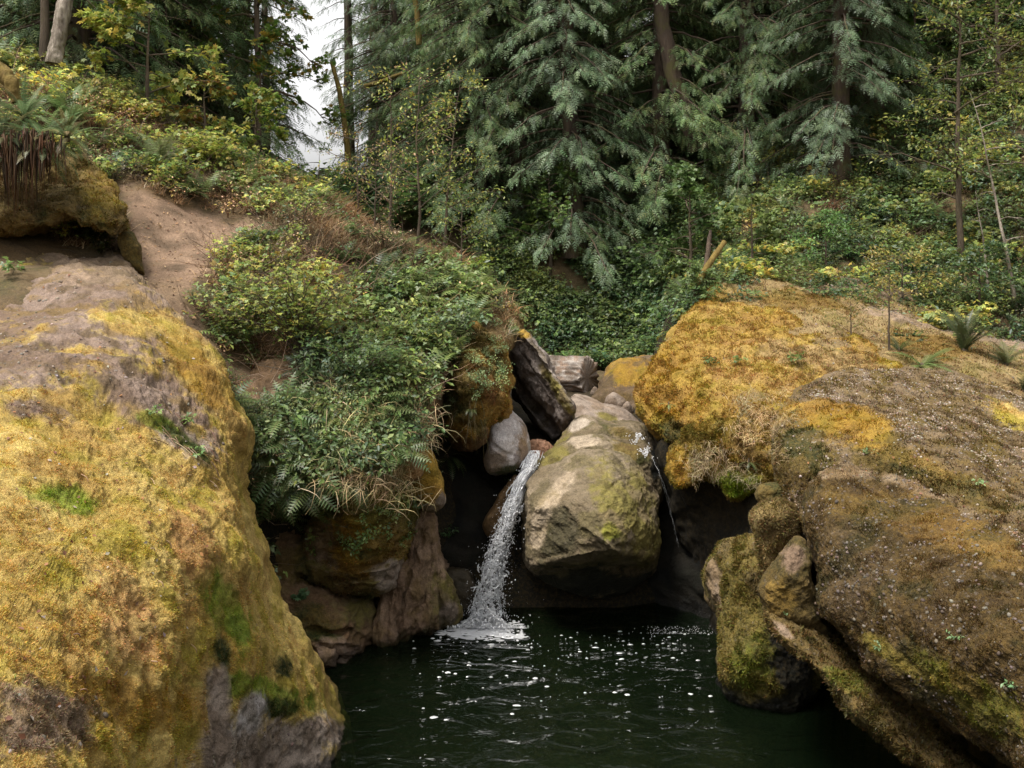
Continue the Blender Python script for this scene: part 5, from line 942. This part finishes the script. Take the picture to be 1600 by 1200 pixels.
# trunks, snag, stump, roots, twigs
def trunk_thing(name, label, pts, rad, mat, cat='tree trunk', amp=.03, ns=28):
    p = np.array([P(*q) for q in pts]); t = np.linspace(0, 1, len(p)); u = np.linspace(0, 1, 60); c = np.stack([np.interp(u, t, p[:, k]) for k in range(3)], 1)
    for _ in range(4): c[1:-1] = (c[:-2]+2*c[1:-1]+c[2:])/4
    V, Q = tube(c, np.interp(u, t, rad), ns); N = unit(V-np.repeat(c, ns, 0)); V = V+N*(amp*fbm(V*np.array([1, 1, .3]), 6, 4, 5, .6, True)[:, None])
    b = c[0]; return tag(mk(name, V, Q, None, None, mat, None, True, tuple(b)), label, cat)
trunk_thing('snag', 'broken pale snag standing behind the bushes in the top left corner', [(84,100,20),(92,60,20.1),(102,0,20.2),(114,-60,20.3)], [.12, .11, .10, .09], M_PALE)
trunk_thing('leaning_trunk', 'brown tree trunk leaning left out of the forest over the right bank', [(1092,235,29),(1075,180,29),(1052,120,29.1),(1035,40,29.2),(1028,-60,29.4)], [.26, .22, .2, .18, .16], M_BARK)
trunk_thing('tree_trunk', 'straight dark brown trunk in the shade right of the leaning trunk', [(1128,150,33),(1126,60,33),(1120,-60,33)], [.2, .19, .17], M_BARK)
trunk_thing('stump', 'thin broken dark stump on the left corner of the right bank', [(1098,450,19.5),(1105,405,19.7),(1110,360,19.9)], [.04, .03, .015], M_BARK, 'stump', .015)
trunk_thing('mossy_log', 'moss-covered log propped against the right bank beside the stump', [(1085,448,19.3),(1108,412,19.5),(1132,378,19.8)], [.055, .05, .04], M_MOSSB, 'log', .01)
broadtree('shrub', 'leafy green shrub spilling over the corner of the right bank next to the stump', 1085, 19.2, cat='shrub', seed=58, h=.9, r=.7, nb=12, nl=60, ls=.08, tmpl=TRI, cols=MG+FG, trunk=.02)
trunk_thing('mossy_branch', 'arching mossy branch in front of the forest right of the sky gap', [(570,135,34),(595,128,33.8),(625,116,33.6),(645,114,33.5)], [.07, .06, .05, .03], M_MOSSB, 'branch', .01)
trunk_thing('mossy_tree', 'thin rust-coloured mossy trunk at the top left of the forest', [(655,70,32),(652,20,32),(640,-50,32)], [.09, .08, .07], M_MOSSB, 'tree trunk', .01)
trunk_thing('mossy_tree', 'crooked mossy stem rising beside the right edge of the sky gap', [(545,250,33),(538,190,33),(530,140,33),(518,95,33)], [.09, .08, .07, .05], M_MOSSB, 'tree trunk', .01)
trunk_thing('mossy_branch', 'thick moss-draped branch curving at the far left above the fern roots', [(-30,95,15),(0,110,14.9),(18,130,14.8),(26,160,14.8)], [.10, .09, .06, .03], M_MOSSB, 'branch', .03)
# hanging roots under the shaggy fern
A_ = Acc()
for i in range(260):
    x = rng.choice([-15, 8, 26, 45, 62, 80], p=[.2,.2,.2,.15,.15,.1])+rng.normal(0, 9); y0 = 210+rng.uniform(-10, 30)+abs(x-40)*.1; ln = rng.uniform(15, 112)*(1-.35*(x > 60)); D = 14.1+rng.uniform(-.15, .25); t = np.linspace(0, 1, 7)
    c = P(x+np.cumsum(rng.normal(0, 1.2, 7)), y0+ln*t, D-.1*np.sin(t*3)); A_.add(*tube(c, .011*(1.1-t)*rng.uniform(.5, 1.5), 4), colmix(1, ((.13,.07,.04),(.09,.055,.035),(.05,.035,.025)))[0])
tag(A_.build('fern_roots', M_DRY, None, False, tuple(P(40, 240, 14.2))), 'curtain of brown roots hanging from the shaggy fern over the left ledge', 'roots')
def rootmesh(name, label, poly, n, ln, cols, seed, out=.12, r0=.005, cat='roots'):
    g = np.random.default_rng(seed); p, nn = pxsamp(poly, n, None, g); A = Acc()
    for a, b in zip(p, nn):
        l = ln*g.uniform(.4, 1.2); t = np.linspace(0, 1, 7)[:, None]; d = unit(b+g.normal(0, .4, 3))
        c = a+d*out*g.uniform(.3, 1)*np.sin(t*2.2)+np.array([g.normal(0, .25), -.1, -1])*l*t**1.4; A.add(*tube(c, r0*(1.15-t[:, 0]), 3), colmix(1, cols, r=g)[0])
    b = p.mean(0); return tag(A.build(name, M_DRY, None, False, tuple(b)), label, cat)
PALE = ((.42,.32,.20),(.32,.24,.15),(.24,.17,.10))
rootmesh('dry_roots', 'tangle of pale dry roots and grass hanging over the right mossy nub', [(1070,690),(1130,685),(1140,740),(1085,735)], 150, .22, PALE, 5, .08, .003)
rootmesh('dry_roots', 'dry grass beard draped over the seam between the dome and the pebbly rock', [(1140,640),(1235,622),(1225,680),(1160,670)], 260, .24, PALE, 6, .06, .003)
rootmesh('dry_roots', 'pale straw roots hanging in the middle of the bluff face', [(560,660),(620,650),(625,700),(570,710)], 120, .3, PALE, 7, .08, .003)
rootmesh('dry_roots', 'thin roots dangling from the bank lip into the dark recess', [(400,745),(450,750),(445,780),(400,780)], 40, .30, ((.2,.14,.08),(.3,.2,.12)), 8)
rootmesh('dry_roots', 'thin vines dangling below the orange boulder', [(690,610),(760,620),(755,660),(700,660)], 26, .5, ((.14,.13,.06),(.2,.15,.08)), 9)
# twigs and litter lying on the left rock
A_ = Acc()
for i in range(42):
    x, y = (rng.uniform(235, 335), 0) if i < 26 else (rng.uniform(0, 330), 0); y = 650+(x-235)*.75+rng.normal(0, 16) if i < 26 else rng.uniform(560, 1190)
    h1 = hit(x, y); a = rng.uniform(.3, 1.1); l = rng.uniform(8, 34) if i < 26 else rng.uniform(5, 16); h2 = hit(x+l*math.cos(a), y+l*math.sin(a))
    if h1 is None or h2 is None or np.linalg.norm(h1[0]-h2[0]) > 1: continue
    t = np.linspace(0, 1, 5)[:, None]; c = h1[0]*(1-t)+h2[0]*t+h1[1]*(.015+.02*np.sin(t*3)); A_.add(*tube(c, np.full(5, .004), 4), colmix(1, ((.38,.26,.17),(.25,.16,.11),(.45,.33,.22)))[0])
tag(A_.build('twigs', M_DRY), kind='stuff')
p, nn = pxsamp([(0,400),(200,410),(340,600),(370,780),(300,1000),(0,1190)], 260, ('mossy_rock', 'moss', 'pebbles')); n = len(p); a = rng.normal(0, 1, (n, 3)); A_ = Acc()
A_.add(*inst(LEAF[0]*[1.4, 1, 1], LEAF[1], p+nn*.012, np.cross(nn, a), nn+rng.normal(0, .3, (n, 3)), rng.uniform(.018, .05, n), colmix(n, ((.40,.20,.09),(.28,.16,.10),(.42,.36,.32),(.20,.10,.06)))))
tag(A_.build('leaf_litter', M_DRY), kind='stuff')
p, nn = pxsamp([(1030,480),(1200,430),(1590,500),(1600,850),(1300,760),(1050,640)], 200, None); n = len(p); a = rng.normal(0, 1, (n, 3)); A_ = Acc()
A_.add(*inst(LEAF[0]*[1.4, 1, 1], LEAF[1], p+nn*.012, np.cross(nn, a), nn+rng.normal(0, .3, (n, 3)), rng.uniform(.018, .05, n), colmix(n, ((.40,.20,.09),(.28,.16,.10),(.35,.30,.22),(.20,.10,.06)))))
tag(A_.build('leaf_litter', M_DRY), kind='stuff')

# ------------------------------------------------------------------ falling water
def ico_drops(A, p, s, stretch=None):
    n = len(p); d = stretch if stretch is not None else rng.normal(0, 1, (n, 3))
    OV = np.array([(1,0,0),(-1,0,0),(0,1.5,0),(0,-1.5,0),(0,0,1),(0,0,-1)], float); OF = np.array([(0,2,4),(2,1,4),(1,3,4),(3,0,4),(2,0,5),(1,2,5),(3,1,5),(0,3,5)])
    A.add(*inst(OV, OF, p, d, rng.normal(0, 1, (n, 3)), s, np.ones((n, 3))))
fy = [705, 728, 752, 800, 855, 910, 945, 976]; fl = [826, 818, 805, 786, 765, 748, 736, 730]; fr_ = [846, 838, 825, 812, 794, 786, 784, 790]; fD = [15.75, 15.35, 15.2, 15.05, 14.92, 14.8, 14.75, 14.7]
def fpt(y, u): return P(np.interp(y, fy, fl)*(1-u)+np.interp(y, fy, fr_)*u, y, np.interp(y, fy, fD)-.12*np.sin(np.pi*np.clip(u, 0, 1)))
wf = empty('waterfall', tuple(P(760, 976, 14.75)), 0, label='white waterfall slanting down left of the massive centre boulder into the pool', cat='waterfall'); wb = np.array(wf.location)
n = 50; m = 16; yy = np.linspace(705, 968, n)[:, None]*np.ones(m); uu = np.linspace(.04, .96, m)[None]*np.ones((n, 1)); V = fpt(yy, uu).reshape(-1, 3); V[:, 1] += .06+.03*fbm(V, 5, 3, 3)
k = np.arange(n*m).reshape(n, m); A_ = Acc(); A_.add(V-wb, np.stack([k[:-1, :-1], k[1:, :-1], k[1:, 1:], k[:-1, 1:]], -1).reshape(-1, 4)); A_.build('veil', M_VEIL, wf, True)
def lace(y, u, k): return fbm(np.c_[u*4.2, y/20, 0*y+k], 1.6, 3, 55, .7)
A_ = Acc()
for i in range(1300):
    y0 = 705+255*rng.random()**1.15; u = np.clip(rng.normal(.5, .27), -.05, 1.05)
    if lace(np.array([y0]), np.array([u]), 0)[0] < -.10+.22*(y0 > 760): continue
    ln = rng.uniform(5, 20)*(1.3 if y0 < 780 else .7); t = np.linspace(0, 1, 6); u_ = u+np.cumsum(rng.normal(0, .04, 6)); y = y0+ln*t
    c = fpt(y, u_)+rng.normal(0, .02, 3); A_.add(*tube(c-wb, (.004+.013*rng.random()**2)*np.sin(np.pi*np.clip(t, .05, .95))**.6, 5), (1, 1, 1))
A_.build('streams', M_WHITE, wf, True)
A_ = Acc(); n = 11000; y = 708+266*rng.random(n)**.85; wsp = .24+.12*(y-712)/264; u = rng.normal(.5, wsp, n); keep = (lace(y, u, 0) > .10) | (rng.random(n) < .05); y, u = y[keep], u[keep]; n = len(y)
ex = (rng.random(n) < .05)*rng.normal(0, .6, n); p = fpt(y, u+ex)+rng.normal(0, .03, (n, 3)); d = np.c_[rng.normal(-.3, .4, n), rng.normal(0, .3, n), -np.ones(n)]
ico_drops(A_, p-wb, (.003+.011*rng.random(n)**2.)*np.where(abs(u-.5) > .45, .6, 1), d); A_.build('drops', M_WHITE, wf)
# splash at the foot
A_ = Acc(); n = 2300; x = np.clip(rng.normal(760, 24, n), 700, 825); q = rng.random(n)**1.8; y = 981-q*(30*np.exp(-((x-758)/24)**2)+4); p = P(x, y, 14.62+rng.normal(0, .12, n)); ico_drops(A_, p-wb, (.003+.017*rng.random(n)**2.5)); A_.build('splash', M_WHITE, wf)
def foam_flake(A, c, rx, ry, g):
    k = 9; th = np.linspace(0, 2*np.pi, k, endpoint=False)+g.random(); rr = g.uniform(.55, 1.1, k)
    top = c+np.c_[np.cos(th)*rx*rr*.6, np.sin(th)*ry*rr*.6, np.full(k, .012)*g.uniform(.5, 1)]; bt = c+np.c_[np.cos(th)*rx*rr, np.sin(th)*ry*rr, np.full(k, .002)]; V = np.r_[top, bt, [c+[0, 0, .014]]]; i = np.arange(k); j = (i+1) % k
    A.add(V, np.r_[np.c_[i, j, np.full(k, 2*k)]], (1, 1, 1)); A.Q.append(np.c_[i+k, j+k, j, i]+A.n-len(V))
A_ = Acc()
for i in range(520):
    x = np.clip(rng.normal(748, 30), 684, 815); D = 14.52+rng.normal(0, .16)-.0015*abs(x-750); foam_flake(A_, np.array([(x-CX)/F*D, D, .0])-wb*[1, 1, 0]-[0, 0, wb[2]], rng.uniform(.02, .10), rng.uniform(.01, .05), rng)
A_.build('foam', M_WHITE, wf)
A_ = Acc(); cnt = 0
def onw(x, y): D = H*F/(y-PY0); return np.array([(x-CX)/F*D, D, 0.])
for i in range(170):
    r_ = rng.random()
    if r_ < .30: x, y = rng.normal(880, 120), rng.uniform(985, 1010)+abs(rng.normal(0, 6))
    elif r_ < .55: x, y = rng.normal(1000, 70), rng.normal(1008, 12)
    elif r_ < .8: x, y = rng.uniform(640, 1120), rng.uniform(985, 1110)
    else: x, y = rng.normal(760, 60), rng.normal(1020, 22)
    if y < 986 or x < 570+(y-985)*-.5 or x > 1120: continue
    s = .004+.016*rng.random()**2.5 if rng.random() < .97 else rng.uniform(.02, .035); foam_flake(A_, onw(x, y), s*rng.uniform(1.2, 2.4), s*rng.uniform(.4, .8), rng)
for x, y, s in ((678,1121,.085),(697,1125,.05),(800,1116,.05),(855,1073,.055),(712,1053,.05),(836,1060,.06),(980,1086,.06),(960,1082,.05),(1080,1085,.05),(1110,1088,.045),(1150,1093,.06),(1135,1086,.05),(700,1051,.06),(792,1056,.04),(914,1083,.03),(730,1058,.03)):
    foam_flake(A_, onw(x, y), s*.75, s*.45, rng)
tag(A_.build('foam_flecks', M_WHITE), kind='stuff')
# side trickle on the right of the centre boulder
A_ = Acc(); tb = P(1050, 985, 14.5)
for i in range(0):
    t = np.linspace(0, 1, 6); x0 = rng.normal(1003, 8); y0 = rng.uniform(674, 712); c = P(x0+(y0-674)*.25+t*rng.uniform(2, 9), y0+t*rng.uniform(3, 14), 14.95-.006*(y0-674)+rng.normal(0, .04)); A_.add(*tube(c-tb, rng.uniform(.001, .004)*np.sin(np.pi*np.clip(t, .05, .95)), 4), (1, 1, 1))
path = [(1018,715,14.45),(1030,740,14.25),(1042,775,14.2),(1052,815,14.2),(1060,855,14.2)]
for k_ in range(3):
    pp = np.array([P(a+rng.normal(0, .8), b, c) for a, b, c in path]); u = np.linspace(0, 1, 30); tt = np.linspace(0, 1, 5); c = np.stack([np.interp(u, tt, pp[:, i]) for i in range(3)], 1)+rng.normal(0, .008, (30, 3)); A_.add(*tube(c-tb, .0004*(.2+1.4*rng.random(30)), 4), (1, 1, 1))
tk = empty('trickle', tuple(tb), 0, label='thin side trickle slipping down behind the right shoulder of the centre boulder', cat='trickle'); A_.build('streams', M_WHITE, tk)
A_ = Acc(); n = 700; y = rng.uniform(676, 716, n); x = 992+(y-676)*.55+rng.normal(0, 6, n); kp = fbm(np.c_[x/9, y/14, 0*x], 1., 2, 4) > .05; x, y = x[kp], y[kp]; n = len(x); ico_drops(A_, P(x, y, 15.0-.012*(y-676)+rng.normal(0, .03, n))-tb, rng.uniform(.003, .009, n)); A_.build('drops', M_WHITE, tk)
A_ = Acc(); n = 260; x = rng.normal(1060, 30, n); y = 990-rng.random(n)**2*12; ico_drops(A_, P(x, y, 14.1+rng.normal(0, .1, n))-tb, rng.uniform(.002, .005, n)); A_.build('splash', M_WHITE, tk)
